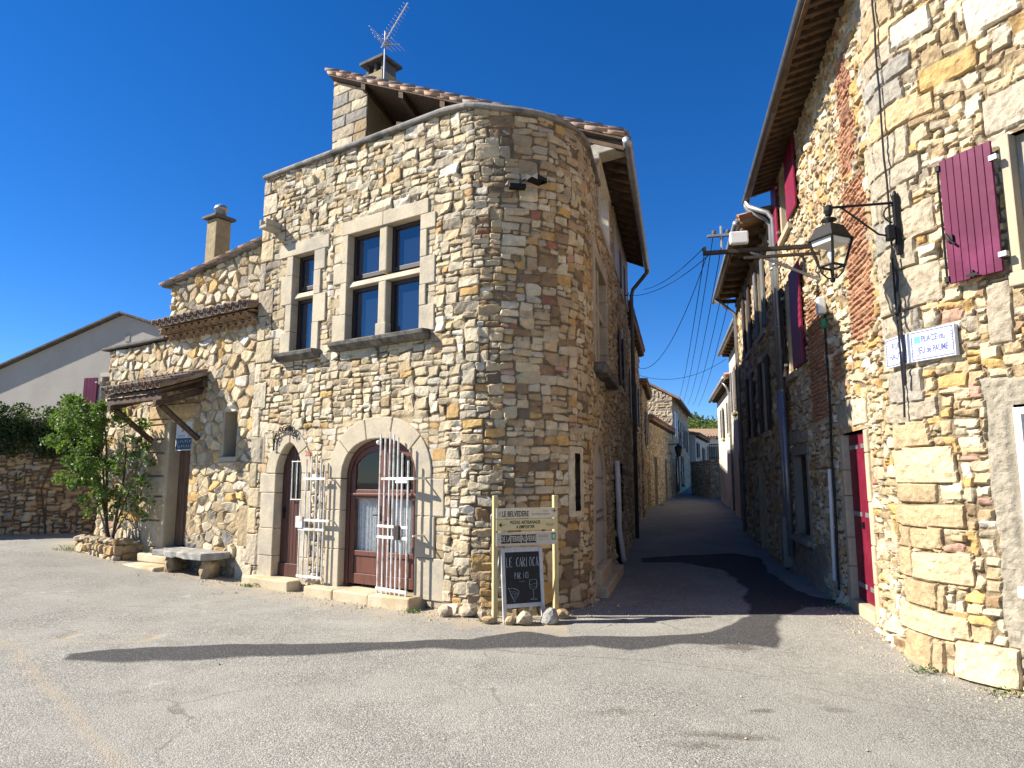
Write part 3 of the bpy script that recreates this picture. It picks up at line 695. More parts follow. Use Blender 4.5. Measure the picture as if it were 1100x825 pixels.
HOLES = [('r', sF(3.06), sF(2.5), 3.56, 5.15), ('r', sF(1.82), sF(.36), 3.62, 5.25), ('a', 2.60, 3.25, .05, 1.72, 2.2, 2.0), ('a', .36, 1.80, .05, 1.62, 2.19, 2.3),
         ('r', sS(.30), sS(2.1), 3.30, 5.15), ('r', sS(-1.0), sS(-.86), 1.2, 1.95), ('r', sS(.0), sS(1.35), .0, 2.05), ('r', sS(1.1), sS(2.7), 5.95, 6.95),
         ('r', sS(4.75), sS(5.35), 3.6, 4.75), ('r', sS(5.4), sS(6.1), 5.9, 6.7), ('r', sS(4.3), sS(4.9), .95, 1.95), ('r', sS(2.95), sS(3.75), 0, 1.9)]
def h_hole(Sg, Zg):
    m = np.zeros(Sg.shape, bool)
    for h in HOLES:
        if h[0] == 'r': m |= (Sg > h[1]) & (Sg < h[2]) & (Zg > h[3]) & (Zg < h[4])
        else:
            u = 3.85-Sg; c = (h[1]+h[2])/2; a = (h[2]-h[1])/2+.02; x = np.clip(np.abs((u-c)/a), 0, 1)
            m |= (np.abs(u-c) < a) & (Zg > h[3]) & (Zg < h[4]+(h[5]-h[4])*(1-x**h[6])**(1/h[6]))
    return m
pdip = lambda q: -.16*smst(SA-.4, SA+.7, q)
ztopf = lambda Sg: np.where(Sg < sS(.95), 6.63+pdip(Sg), 7.16)
W_F = dict(cream=9, pale=8, tan=2.2, grey=1.0, ochre=.35, gold=.25, pink=.15, white=2.2)
W_C = dict(cream=6, pale=4, tan=5, grey=.7, ochre=2.0, brown=2.4, dark=.5, red=.25, pink=.3, gold=.5)
W_T = dict(grey=1.8, dark=.9, moss=.4, tan=4, cream=3, brown=2)
W_S = dict(cream=5, pale=3, tan=5, ochre=1.6, grey=.8, brown=1)
def w_house(a, b):
    if a < SA+.25: return W_F
    if a < SB+.3: return W_T if b > 5.5+.5*math.sin(a*5) and random.random() < .7 else W_C
    return W_S
fx = []
rq = random.Random(3)
zz = .0; k = 0
while zz < 6.55:       # quoins on the left edge
    h = rq.uniform(.24, .5); wd = (.17, .36)[k % 2]*rq.uniform(.8, 1.2); k += 1
    if zz > 2.4 or True: fx.append(((-.05, wd, zz, min(zz+h, 6.58)), rq.choice(['pale', 'grey', 'pale', 'cream']), .022, dict(warp=.15)))
    zz += h
fx.append(((sS(-1.1), sS(-.74), 1.12, 2.05), 'pale', .018, dict(warp=.1)))
FLATS = [(sF(3.42), sF(2.2), 3.48, 5.40), (sF(2.12), sF(.10), 3.42, 5.48), (sF(3.60), sF(2.40), -.2, 2.34), (sF(2.22), sF(-.10), -.2, 2.45), (sS(.08), sS(2.3), 3.2, 5.3), (sS(-.2), sS(1.52), -.2, 2.3)]
sgrid = np.concatenate([spaced(0, SA, .0165), spaced(SA, SB, .0165)[1:], spaced(SB, sS(2.4), .021)[1:], spaced(sS(2.4), sS(SDE), .034)[1:]])
zgrid = spaced(-.15, 7.25, .0165)
build_wall('wall', house, hp, sgrid, zgrid, M['rub_front'], None, wfun=w_house, hole=h_hole, ztop=ztopf, fixed=fx, seed=11, flat=FLATS, flare=.055, mw=.095, Mw=.50, mh=.05, Mh=.21, hb=(.24, .46), jit=.15, warp=.07, thick=(.008, .020), joint=.007, tilt=.3)
# solid body behind the stone face
pin = [FR.P(3.84, -.42, 0)[:2], FR.P(.1, -.42, 0)[:2], SD.P(.35, -.45, 0)[:2], SD.P(SDE, -.45, 0)[:2], SD.P(SDE, -4.2, 0)[:2], FR.P(3.84, -7.5, 0)[:2]]
b = MB(); b.prism(pin, -.2, 5.9)
part('inner_wall', b, M['dark_in'], house)
b = MB(); b.box(FR, 3.52, 3.85, -7.5, -.05, -.2, 6.55); part('end_wall', b, M['pale_render'], house)
# parapet coping
cp = []
for q in list(np.linspace(0, SA, 12))+list(np.linspace(SA, SB, 18))[1:]+list(np.linspace(SB, sS(1.0), 6))[1:]:
    x, y, nx, ny = hp.at(np.array([q])); cp.append((x[0], y[0], nx[0], ny[0], float(pdip(q))))
b = MB(); b.sweep(cp, [(.075, 6.60), (.085, 6.64), (.03, 6.70), (-.36, 6.70), (-.36, 6.60)]); part('parapet_coping', b, M['coping'], house, bevel=.01)
b = MB(); b.sweep(cp, [(-.3, 5.8), (-.3, 6.6), (-.36, 6.6), (-.36, 5.8)]); part('parapet_back', b, M['pale_render'], house)
# water spout at the upper left corner
b = MB(); b.box(FR, 3.38, 3.56, .0, .30, 5.60, 5.655).box(FR, 3.38, 3.425, .0, .30, 5.657, 5.75).box(FR, 3.515, 3.56, .0, .30, 5.657, 5.75)
part('water_spout', b, M['dressed_grey'], house, bevel=.012)

# ---- mullioned windows on the front
def stone_window(u0, u1, z0, z1, trans, mull, lint_out, rsd, jw=(.17, .30)):
    r = random.Random(rsd); m = MB(); o0, o1 = -.30, .026
    jamb_blocks(m, FR, u0, -1, z0-.06, z1, jw[0], jw[1], o0, o1, r, (.28, .5)); jamb_blocks(m, FR, u1, 1, z0-.06, z1, jw[0], jw[1], o0, o1, r, (.28, .5))
    n = 2 if u1-u0 > 1 else 1; a, c = u0-lint_out, u1+lint_out
    for k in range(n):
        m.box(FR, a+(c-a)*k/n+.002, a+(c-a)*(k+1)/n-.002, o0, o1+.004, z1+.002, z1+.21)
    sur = part('window', m, M['dressed_pale'], house, bevel=.009)
    t = MB(); t.hexa([FR.P(u0-.01, -.26, trans-.075), FR.P(u1+.01, -.26, trans-.075), FR.P(u1+.01, .0, trans-.075), FR.P(u0-.01, .0, trans-.075)],
                     [FR.P(u0-.01, -.26, trans+.06), FR.P(u1+.01, -.26, trans+.06), FR.P(u1+.01, -.03, trans+.01), FR.P(u0-.01, -.03, trans+.01)])
    part('transom', t, M['dressed_pale'], sur, bevel=.01)
    cells = [(u0, u1)]
    if mull:
        t = MB(); t.extr(FR, [(mull-.075, z0-.05), (mull+.075, z0-.05), (mull+.075, trans-.078), (mull-.075, trans-.078)], -.27, .003)
        t.extr(FR, [(mull-.075, trans+.064), (mull+.075, trans+.064), (mull+.075, z1), (mull-.075, z1)], -.27, .003)
        part('mullion', t, M['dressed_pale'], sur, bevel=.018)
        t = MB(); t.box(FR, mull-.10, mull+.10, -.1, .02, z0-.05, z0+.16); part('mullion_base', t, M['dressed_pale'], sur, bevel=.012)
        cells = [(u0, mull-.076), (mull+.076, u1)]
    for a, c in cells:
        for p, q in ((z0-.04, trans-.08), (trans+.065, z1)):
            casement(sur, FR, a, c, p, q, -.105, fw=.055, dep=.05)
    t = MB(); za = z0-.05
    prof = [(.0, za-.13), (.10, za-.125), (.17, za-.06), (.185, za-.005), (.0, za+.012)]
    uu = [u0-.20, u1+.20]
    vs = [FR.P(u, o, z) for u in uu for o, z in prof]; n = len(prof)
    t.add(vs, [tuple(range(n)), tuple(range(2*n-1, n-1, -1))]+[(i, i+n, (i+1) % n+n, (i+1) % n) for i in range(n)])
    part('sill', t, M['sill'], sur, bevel=.012)
    return sur
stone_window(2.53, 3.03, 3.60, 5.13, 4.50, None, .32, 5, (.14, .26))
stone_window(.38, 1.80, 3.64, 5.23, 4.49, 1.10, .14, 8, (.12, .27))

# ---- small arched door
r5 = random.Random(21)
m = MB(); jamb_blocks(m, FR, 2.62, -1, .1, 1.70, .17, .24, -.3, .02, r5, (.3, .5)); jamb_blocks(m, FR, 3.22, 1, .1, 1.70, .30, .38, -.3, .02, r5, (.35, .6))
voussoirs(m, FR, 2.62, 3.22, 1.70, 2.17, .24, -.3, .02, 4, 1.8, .12, wtop=.2)
sd_ = part('arched_door', m, M['dressed_pale'], house, bevel=.012, label='small arched plank door')
m = MB(); n = 8
for k in range(n):
    a = 2.63+k*.58/n+.003; c = 2.63+(k+1)*.58/n-.003
    m.extr(FR, [(a, .33), (c, .33), (c, arch_h(c, 2.62, 3.22, 1.70, 2.17, 1.8, .12)), (a, arch_h(a, 2.62, 3.22, 1.70, 2.17, 1.8, .12))], -0.160, -0.115)
leaf = part('door_leaf', m, M['wood_brown'], sd_, bevel=.004)
m = MB(); m.box(FR, 2.63, 3.21, -0.150, -0.090, .17, .36); part('kick_board', m, M['wood_brown'], leaf, bevel=.006)
m = MB()
for a in (2.73, 2.86):
    m.box(FR, a, a+.09, -0.112, -0.095, 1.33, 1.86)
part('door_pane', m, M['pane_black'], leaf)
m = MB()
for a in (2.715, 2.845, 2.955):
    pts = [FR.P(a+.008*math.sin(q*3.1), -0.080, 1.30+q*.6/14) for q in range(15)]; m.tube(pts, .009, 6)
m.tube([FR.P(2.70, -0.080, 1.31), FR.P(2.97, -0.080, 1.31)], .008, 6).tube([FR.P(2.70, -0.080, 1.88), FR.P(2.97, -0.080, 1.88)], .008, 6)
part('pane_bars', m, M['white_metal'], leaf)
m = MB(); m.lathe(FR.P(3.14, -0.090, 1.12), [(.0, 0), (.018, .005), (.018, .03), (0, .036)], 10); m.box(FR, 3.12, 3.16, -0.113, -0.103, 1.02, 1.2)
part('door_handle', m, M['iron'], leaf)
m = MB(); m.box(FR, 2.56, 3.62, -.3, .24, -.12, .165, jit=.01); part('doorstep', m, M['step'], house, bevel=.02)
# curling ironwork above the small door
m = MB()
def scroll(u, z, r0, turns, ph, sgn=1):
    pts = []
    for k in range(26):
        q = k/25; a = ph+sgn*turns*2*math.pi*q; rr = r0*(1-.75*q); pts.append(FR.P(u+rr*math.cos(a), .05, z+rr*math.sin(a)))
    m.tube(pts, .008, 5)
m.tube([FR.P(3.20-.42*q/12, .05, 2.27+.06*math.sin(math.pi*q/12)) for q in range(13)], .009, 6)
for u, z, r0, tn, ph, sg in ((3.20, 2.27, .07, 1.3, 1.5, 1), (3.24, 2.20, .06, 1.1, 4, -1), (3.10, 2.36, .05, 1.2, 0, 1), (3.02, 2.37, .05, 1.1, 2, -1), (2.95, 2.38, .05, 1.3, 1, 1), (2.88, 2.37, .05, 1.0, 3, -1), (2.82, 2.34, .06, 1.3, 0, 1), (2.77, 2.27, .055, 1.2, 5, 1)): scroll(u, z, r0, tn, ph, sg)
m.tube([FR.P(3.26, .05, 2.05), FR.P(3.25, .05, 2.2), FR.P(3.21, .05, 2.32)], .013, 6)
part('iron_scrollwork', m, M['iron'], house)
m = MB(); m.text('28', .12, FR, 2.50, .024, 1.99); part('house_number', m, M['red_ink'], house)

# ---- wide arched glazed door
r5 = random.Random(33)
m = MB(); jamb_blocks(m, FR, .38, -1, .1, 1.62, .30, .46, -.3, .02, r5, (.38, .6)); jamb_blocks(m, FR, 1.78, 1, .1, 1.62, .28, .32, -.3, .02, r5, (.35, .55))
voussoirs(m, FR, .38, 1.78, 1.62, 2.17, .26, -.3, .02, 5, 2.3, 0, wtop=.30)
fd = part('glazed_door', m, M['dressed_pale'], house, bevel=.012, label='wide arched double door with glass and lace curtains')
AH = lambda u, d=0: arch_h(u, .38+d, 1.78-d, 1.62, 2.17-d, 2.3)
m = MB(); oo, oi = -.09, -.17
inn = [(u, z) for u, z in arch_pts(.38+.07, 1.78-.07, 1.62, 2.10, 20, 2.3)]; out = arch_pts(.38, 1.78, 1.62, 2.17, 20, 2.3)
m.ring(FR, inn, out, oi, oo); m.box(FR, .38, .45, oi, oo, .15, 1.62).box(FR, 1.71, 1.78, oi, oo, .15, 1.62)
part('door_frame', m, M['wood_red'], fd, bevel=.006)
for a, c in ((.455, 1.075), (1.085, 1.705)):
    m = MB(); st = .085; o0, o1 = -.155, -.105
    for x0, x1 in ((a, a+st), (c-st, c)):
        m.extr(FR, [(x0, .18), (x1, .18), (x1, AH(x1, .07)-.002), (x0, AH(x0, .07)-.002)], o0, o1)
    m.box(FR, a+st, c-st, o0, o1-.002, .18, .32).box(FR, a+st, c-st, o0, o1-.002, .56, .63).box(FR, a+st, c-st, o0, o1-.002, 1.34, 1.47)
    m.box(FR, a+st, c-st, o0+.012, o1-.018, .321, .559)
    k = 8; top = [(a+st+(c-a-2*st)*i/k, AH(a+st+(c-a-2*st)*i/k, .07)) for i in range(k+1)]
    m.ring(FR, [(u, z-.085) for u, z in top], [(u, z-.002) for u, z in top], o0, o1-.002)
    lf = part('door_leaf', m, M['wood_red'], fd, bevel=.006)
    g = MB(); g.box(FR, a+st-.005, c-st+.005, -.134, -.128, .62, 1.345); g.extr(FR, [(a+st-.005, 1.465), (c-st+.005, 1.465)]+[(u, z-.08) for u, z in reversed(top)], -.134, -.128)
    part('door_pane', g, M['glass'], lf)
    q = MB(); nn = 60; us = [a+st-.02+(c-a-2*st+.04)*i/nn for i in range(nn+1)]
    vs = [FR.P(u, -.20+.016*math.sin(i*.95)+.008*math.sin(i*.37+2), z) for z in (.60, 1.36) for i, u in enumerate(us)]
    q.add(vs, [(i, i+1, nn+2+i, nn+1+i) for i in range(nn)]); part('lace_curtain', q, M['lace'], lf, smooth=True)
m = MB(); m.box(FR, 1.05, 1.11, -.108, -.085, .18, AH(1.08, .07)-.01); m.box(FR, .46, 1.70, -.106, -.08, 1.385, 1.42); part('door_bead', m, M['wood_red'], fd, bevel=.006)
m = MB(); m.tube([FR.P(1.10, -.08, 1.13), FR.P(1.10, -.04, 1.13), FR.P(1.19, -.04, 1.125)], .010, 7); m.box(FR, 1.085, 1.12, -.087, -.08, 1.05, 1.25); part('door_handle', m, M['iron'], fd)
m = MB()
ua = [2.20, 1.62, .95, .24]
for k in range(3): m.box(FR, ua[k+1]+.003, ua[k]-.003, -.3, .26+random.uniform(-.01, .015), -.16, .135+random.uniform(0, .008), jit=.008)
part('doorstep', m, M['step'], house, bevel=.02)
m = MB(); m.lathe(FR.P(1.10, -.03, 2.13), [(0, -.05), (.035, -.04), (.045, 0), (.02, .02), (.015, .04)], 12); part('door_light', m, M['white_plastic'], fd, smooth=True)
# white folding bar gates
def bar_gate(fr, us, rails, zs, r=.0125, label=None):
    m = MB()
    for u, (za, zb) in zip(us, zs): m.tube([fr.P(u, 0, za), fr.P(u, 0, zb)], r, 8)
    for z, a, c in rails: m.box(fr, a, c, -.014, .014, z-.017, z+.017)
    return m
g0 = FR.sub(2.02, .10)
m = bar_gate(g0, [.0, .09, .18, .29, .40, .50], [(.24, -.02, .52), (1.03, -.12, .52), (.90, -.02, .52), (1.62, -.02, .45)], [(.2, 1.72), (.2, 1.90), (.2, 1.97), (.2, 1.95), (.2, 1.9), (.2, 1.3)])
m.box(g0, .42, .56, -.03, .03, .92, 1.08)
m.tube([g0.P(-.12, 0, 1.6), g0.P(-.12, -.1, 1.6)], .012, 6).tube([g0.P(-.12, 0, 1.03), g0.P(-.12, -.1, 1.03)], .012, 6)
part('bar_gate', m, M['white_metal'], house, label='white bar gate folded open between the two doors')
g1 = FR.sub(.30, .20, R(-8))
m = bar_gate(g1, [.06, .18, .27, .36, .44, .54, .64], [(.20, .04, .66), (1.0, .04, .66), (.86, .04, .66), (1.62, -.06, .60), (1.58, .06, .3)], [(.12, 1.85), (.12, 1.95), (.05, 2.16), (.12, 2.20), (.12, 2.24), (.05, 2.16), (.12, 2.22)])
m.tube([g1.P(-.06, 0, 1.62), g1.P(-.06, -.2, 1.62)], .012, 6).tube([g1.P(-.05, .0, .9), g1.P(-.05, -.2, .9)], .012, 6)
gt = part('bar_gate', m, M['white_metal'], house, label='white bar gate standing in front of the glazed door')
m = MB(); m.box(g1, .18, .28, -.03, .045, .84, 1.02); part('lock_case', m, M['iron_rust'], gt, bevel=.005)

# ---- alley side: mullioned window, slit, arched grey door, upper openings
sr = MB(); r6 = random.Random(5)
for u, sg in ((.38, -1), (2.02, 1)): jamb_blocks(sr, SD, u, sg, 3.35, 5.05, .18, .26, -.3, .03, r6, (.4, .6))
sr.box(SD, .15, 2.25, -.3, .035, 5.053, 5.28)
sw = part('window', sr, M['dressed_pale'], house, bevel=.012)
m = MB(); m.box(SD, 1.13, 1.28, -.25, -.02, 3.42, 5.05).box(SD, .381, 1.128, -.25, -.03, 4.3, 4.43).box(SD, 1.282, 2.019, -.25, -.03, 4.3, 4.43); part('mullion', m, M['dressed_pale'], sw, bevel=.012)
m = MB(); m.box(SD, .15, 2.25, -.3, .20, 3.18, 3.34); part('sill', m, M['sill'], sw, bevel=.015)
for a, c in ((.381, 1.13), (1.28, 2.019)):
    for p, q in ((3.42, 4.3), (4.43, 5.05)): casement(sw, SD, a, c, p, q, -.17)
m = MB(); m.box(SD, -1.0, -.86, -.35, -.3, 1.18, 1.96); part('slit_window', m, M['pane_black'], house)
m = MB(); r6 = random.Random(9)
jamb_blocks(m, SD, .02, -1, .3, 1.55, .14, .2, -.3, .02, r6); jamb_blocks(m, SD, 1.3, 1, .3, 1.55, .14, .2, -.3, .02, r6)
voussoirs(m, SD, .02, 1.3, 1.55, 2.12, .18, -.3, .022, 6, 1.9, .25)
sdw = part('arched_door', m, M['dressed'], house, bevel=.012, label='arched grey door on the alley side')
m = MB(); n = 9
for k in range(n):
    a = .03+k*1.26/n+.003; c = .03+(k+1)*1.26/n-.003
    m.extr(SD, [(a, .37), (c, .37), (c, arch_h(c, .02, 1.3, 1.55, 2.12, 1.9, .25)), (a, arch_h(a, .02, 1.3, 1.55, 2.12, 1.9, .25))], -.07, -.02)
lf = part('door_leaf', m, M['grey_door'], sdw, bevel=.004)
m = MB()
for z in (1.0, 1.12, 1.62): m.box(SD, .05, 1.27, -.019, -.002, z, z+.035)
part('door_bars', m, M['zinc'], lf)
m = MB(); m.box(SD, -.15, 2.6, .0, .20, -.1, .13, jit=.015).box(SD, -.05, 1.45, -.2, .10, .132, .36, jit=.01); part('doorstep', m, M['step'], house, bevel=.02)
m = MB(); m.box(SD, 2.95, 3.75, -.25, -.2, .1, 1.9); part('door', m, M['wood_old'], house)
for a, c, p, q, mt in ((4.75, 5.35, 3.6, 4.75, 'white_paint'), (5.4, 6.1, 5.9, 6.7, 'dark_shutter'), (4.3, 4.9, .95, 1.95, 'wood_dark')):
    f = casement(house, SD, a, c, p, q, -.12, mat=mt, name='window')
    m = MB(); m.box(SD, a-.1, c+.1, -.15, .05, p-.13, p); part('sill', m, M['dressed'], f, bevel=.01)
    if mt != 'wood_dark':
        for x0, x1 in ((a-.42, a-.02), (c+.02, c+.42)): shutter(f, SD, x0, x1, p, q, .03, 'dark_shutter', 4)
m = MB(); m.box(SD, 1.05, 1.17, -.3, .05, 5.92, 6.9).box(SD, 2.6, 2.75, -.3, .05, 5.92, 6.9).box(SD, 1.0, 2.8, -.3, .06, 5.78, 5.918).box(SD, .9, 2.8, -.3, .07, 6.90, 7.0)
part('loggia_frame', m, M['white_render'], house, bevel=.01)
# small floodlight on the rounded corner
q = SA+.66; x, y, nx, ny = hp.at(np.array([q])); fl = Fr((x[0], y[0]), (ny[0], -nx[0]), (nx[0], ny[0]))
m = MB(); m.box(fl, -.13, .09, .03, .13, 5.36, 5.42); m.tube([fl.P(-.09, .05, 5.50), fl.P(-.16, .12, 5.50), fl.P(-.22, .2, 5.50)], .02, 6)
fo = part('floodlight', m, M['iron'], house, bevel=.01)
m = MB(); h0 = fl.sub(-.24, .16, R(35)); m.hexa([h0.P(-.12, -.05, 5.42), h0.P(.12, -.05, 5.42), h0.P(.09, .12, 5.48), h0.P(-.09, .12, 5.48)], [h0.P(-.12, -.05, 5.54), h0.P(.12, -.05, 5.54), h0.P(.09, .12, 5.42), h0.P(-.09, .12, 5.42)])
part('lamp_head', m, M['iron'], fo, bevel=.01)

# ---- upper body: pier, loggia, tiled roof, chimney
GB = Fr(SD.P(1.0, 0, 0)[:2], (-.835, .55), (-.55, -.835))     # gable line behind the parapet
slope = .505; zr = lambda u: 7.29+slope*(u)                    # underside of roof along the gable line
back = 6.6
bx = lambda u, o: GB.P(u, o, 0)[:2]
def along(u, v, z):  # point u up the gable line, v metres up the alley
    p = GB.P(u, 0, 0); return (p[0]+.237*v, p[1]+.9715*v, z)
pw = Path(line(GB.P(6.5, 0, 0)[:2], GB.P(5.42, 0, 0)[:2], 10))
fxp = []; zz = 6.3; kk = 0
while zz < 10.8:
    h = rq.uniform(.22, .42); c = rq.uniform(.7, 1.35)
    for a0_, a1_ in ((-.02, c*.55), (c*.55, 1.08)): fxp.append(((a0_, a1_, zz, zz+h), rq.choice(['bluegrey', 'grey', 'grey', 'pale', 'tan']), .02, dict(warp=.25)))
    zz += h
build_wall('gable_pier', house, pw, spaced(0, 1.07, .02), spaced(6.3, 10.75, .02), M['rub_front'], dict(grey=4, bluegrey=2, tan=1, pale=1), ztop=lambda s_: zr(6.5-s_)-.02, fixed=fxp, seed=31)
b = MB()
q = [along(4.45, .0, 0)[:2], along(4.45, .9, 0)[:2], along(6.5, .9, 0)[:2], along(6.5, .0, 0)[:2]]
b.prism([along(5.43, .01, 0)[:2], along(5.43, 1.7, 0)[:2], along(6.5, 1.7, 0)[:2], along(6.5, .03, 0)[:2]], 5.9, [zr(5.43)-.03, zr(5.43)-.03, zr(6.5)-.03, zr(6.5)-.03]); part('pier_core', b, M['ochre_render'], house)  # yellowish bounced light on the pier side is put into the ochre colour
b = MB(); b.prism([along(-.05, 2.75, 0)[:2], along(-.05, back, 0)[:2], along(6.5, back, 0)[:2], along(6.5, 2.75, 0)[:2]], 5.9, [zr(-.05)-.06, zr(-.05)-.06, zr(6.5)-.06, zr(6.5)-.06]); part('loggia_back', b, M['pale_render'], house)
b = MB(); b.prism([along(-.02, .0, 0)[:2], along(-.02, .5, 0)[:2], along(.25, .5, 0)[:2], along(.25, 0, 0)[:2]], 5.9, 7.18); part('corner_post', b, M['dressed'], house)
b = MB(); p0, p1 = GB.P(-.1, .05, 7.06), GB.P(-.1, .05, 7.06)
b.box(GB, -.55, .30, -.28, .08, 6.98, 7.17); part('corner_corbel', b, M['dressed_grey'], house, bevel=.02)
b = MB(); b.hexa([GB.P(.2, -.2, 7.10), GB.P(4.6, -.2, 8.75), GB.P(4.6, -.02, 8.75), GB.P(.2, -.02, 7.10)], [GB.P(.2, -.2, 7.36), GB.P(4.6, -.2, 9.03), GB.P(4.6, -.02, 9.03), GB.P(.2, -.02, 7.36)]); part('tie_beam', b, M['wood_eave'], house, bevel=.015)
b = MB(); b.box(GB, 2.3, 2.45, -.2, -.05, 8.15, zr(2.4)-.03); part('strut', b, M['wood_eave'], house)
# roof deck: slope facing the alley, verge overhanging .22 in front
ov, ev = .22, .54; th = .05
cs_, sn_ = 1/math.hypot(1, slope), slope/math.hypot(1, slope)
b = MB(); A = along(-ev, -ov, zr(-ev)); B = along(6.55, -ov, zr(6.55)); Cc = along(6.55, back, zr(6.55)); Dd = along(-ev, back, zr(-ev))
up = lambda P, d: (P[0], P[1], P[2]+d)
b.hexa([A, B, Cc, Dd], [up(A, th), up(B, th), up(Cc, th), up(Dd, th)])
rf = part('roof', b, M['wood_old'], house)
b = MB(); b.box(GB, 6.3, 6.5, -back, -.9, 5.9, zr(6.3)-.03); part('ridge_wall', b, M['pale_render'], house)
b = MB(); e_ = Vector((.237, .9715, 0)); upv = Vector(B)-Vector(A)
tile_field(b, up(A, th), e_, upv, back+ov, (Vector(B)-Vector(A)).length, .24, .36, .085, 5)
part('roof_tiles', b, M['tile_pink'], rf, smooth=True)
b = MB(); nrow = 19
for k in range(nrow):   # verge tiles running down the gable edge
    f0, f1 = k/nrow, (k+1)/nrow+.012; P0 = Vector(A).lerp(Vector(B), f0); P1 = Vector(A).lerp(Vector(B), f1)
    vs = []
    for P_, rr, dz in ((P0, .115, .035), (P1, .10, .012)):
        for q in range(7):
            a = math.pi*q/6; vs.append(P_+e_*(.02-rr*math.cos(a))+Vector((0, 0, th+.02+dz+math.sin(a)*rr*.85)))
    for P_, rr, dz in ((P0, .098, .02), (P1, .083, .0)):
        for q in range(7):
            a = math.pi*q/6; vs.append(P_+e_*(.02-rr*math.cos(a))+Vector((0, 0, th+.02+dz+math.sin(a)*rr*.85)))
    fs = [(q, q+1, 8+q, 7+q) for q in range(6)]+[(14+q, 21+q, 22+q, 15+q) for q in range(6)]+[(q, 14+q, 15+q, q+1) for q in range(6)]
    b.add(vs, fs)
part('verge_tile', b, M['tile_pink'], rf, smooth=True)
b = MB()
for v in np.arange(-.1, back, .42):    # rafters under the eave
    b.hexa([along(-ev+.02, v, zr(-ev)-.11), along(1.2, v, zr(1.2)-.13), along(1.2, v+.09, zr(1.2)-.13), along(-ev+.02, v+.09, zr(-ev)-.11)], [along(-ev+.02, v, zr(-ev)-.004), along(1.2, v, zr(1.2)-.004), along(1.2, v+.09, zr(1.2)-.004), along(-ev+.02, v+.09, zr(-ev)-.004)])
part('rafter', b, M['wood_eave'], rf)
b = MB()
for k in range(5): 
    u_ = 1.0+k*1.1; b.hexa([along(u_, -.2, zr(u_)-.14), along(u_+.12, -.2, zr(u_+.12)-.14), along(u_+.12, 2.75, zr(u_+.12)-.14), along(u_, 2.75, zr(u_)-.14)], [along(u_, -.2, zr(u_)-.004), along(u_+.12, -.2, zr(u_+.12)-.004), along(u_+.12, 2.75, zr(u_+.12)-.004), along(u_, 2.75, zr(u_)-.004)])
part('purlin', b, M['wood_eave'], rf)
# gutter and downpipe
b = MB(); gpts = [along(-ev-.05, v, zr(-ev)-.03-.012*v) for v in np.linspace(-ov-.02, back+.05, 24)]
b.tube(gpts, .075, 10); gu = part('gutter', b, M['zinc'], house, smooth=True)
b = MB(); e1 = gpts[-2]; pb = SD.P(7.35, .14, 0); pz = e1[2]
b.tube([e1, (e1[0], e1[1], pz-.12), (e1[0]*.7+pb[0]*.3, e1[1]*.7+pb[1]*.3, pz-.25), (pb[0]*.9+e1[0]*.1, pb[1]*.9+e1[1]*.1, pz-.5), (pb[0], pb[1], pz-.65), (pb[0], pb[1], .2)], .05, 10); part('downpipe', b, M['zinc_brown'], house, smooth=True)
b = MB(); pb = SD.P(2.75, .09, 0); b.tube([(pb[0], pb[1], 1.95), (pb[0]+.02, pb[1], 1.2), SD.P(2.95, .09, .7), SD.P(3.0, .16, .15)], .05, 8); part('short_pipe', b, M['white_plastic'], house, smooth=True)
# chimney: slab on posts behind the ridge
b = MB(); c0 = along(5.85, 1.3, 0)
ch = Fr(c0[:2], (-.835, .55), (-.55, -.835))
b.box(ch, -.30, .30, -.26, .26, 9.6, 11.22); chm = part('chimney', b, M['ochre_render'], rf, bevel=.01)
b = MB()
for a in (-.25, -.02, .23): b.box(ch, a-.045, a+.045, -.22, .22, 11.22, 11.48)
b.box(ch, -.39, .39, -.34, .34, 11.482, 11.56); part('chimney_cap', b, M['brick_dark'], rf, bevel=.015)

# ================================================================== THE RIGHT HOUSE (alley wall, rounded corner, front)
rh = thing('stone_house', 'rough stone house on the right with rounded corner, burgundy shutters and crimson door', 'house', (4.6, 7.6, 0))
RWE = 4.95; RC = 1.2; CV = RW.P(-1.489, 0, 0)[:2]; tl = RC*math.tan(R(37.3/2))
ra = (CV[0]+RW.d[0]*tl, CV[1]+RW.d[1]*tl); rb = (CV[0]+TW.d[0]*tl, CV[1]+TW.d[1]*tl)
rc = (ra[0]-RW.n[0]*RC, ra[1]-RW.n[1]*RC)
q0 = math.atan2(ra[1]-rc[1], ra[0]-rc[0]); q1 = math.atan2(rb[1]-rc[1], rb[0]-rc[0])
if q1 < q0-math.pi: q1 += 2*math.pi
if q1 > q0+math.pi: q1 -= 2*math.pi
rarc = [(rc[0]+RC*math.cos(q0+(q1-q0)*k/24), rc[1]+RC*math.sin(q0+(q1-q0)*k/24)) for k in range(25)]
rp = Path(line(RW.P(RWE, 0, 0)[:2], ra, 40)[:-1]+rarc+line(rb, TW.P(3.4, 0, 0)[:2], 40)[1:])
RA = rp.near(*ra); RB = rp.near(*rb)
sR = lambda u: RWE-u
sT = lambda v: RB+(v-.0-math.hypot(rb[0]-TW.p[0], rb[1]-TW.p[1])*1.0)
RH = [(sR(.86), sR(-.20), -.2, 2.20), (sR(4.36), sR(3.05), .70, 2.16), (sR(4.24), sR(3.30), 5.98, 7.2), (sR(4.2), sR(3.45), 3.42, 5.12), (sT(1.13), sT(2.0), 3.36, 4.56), (sT(.98), sT(1.9), .72, 2.22), (sR(.75), sR(.5), 4.62, 4.95)]
def r_hole(Sg, Zg):
    m = np.zeros(Sg.shape, bool)
    for a, c, p, q in RH: m |= (Sg > a) & (Sg < c) & (Zg > p) & (Zg < q)
    return m
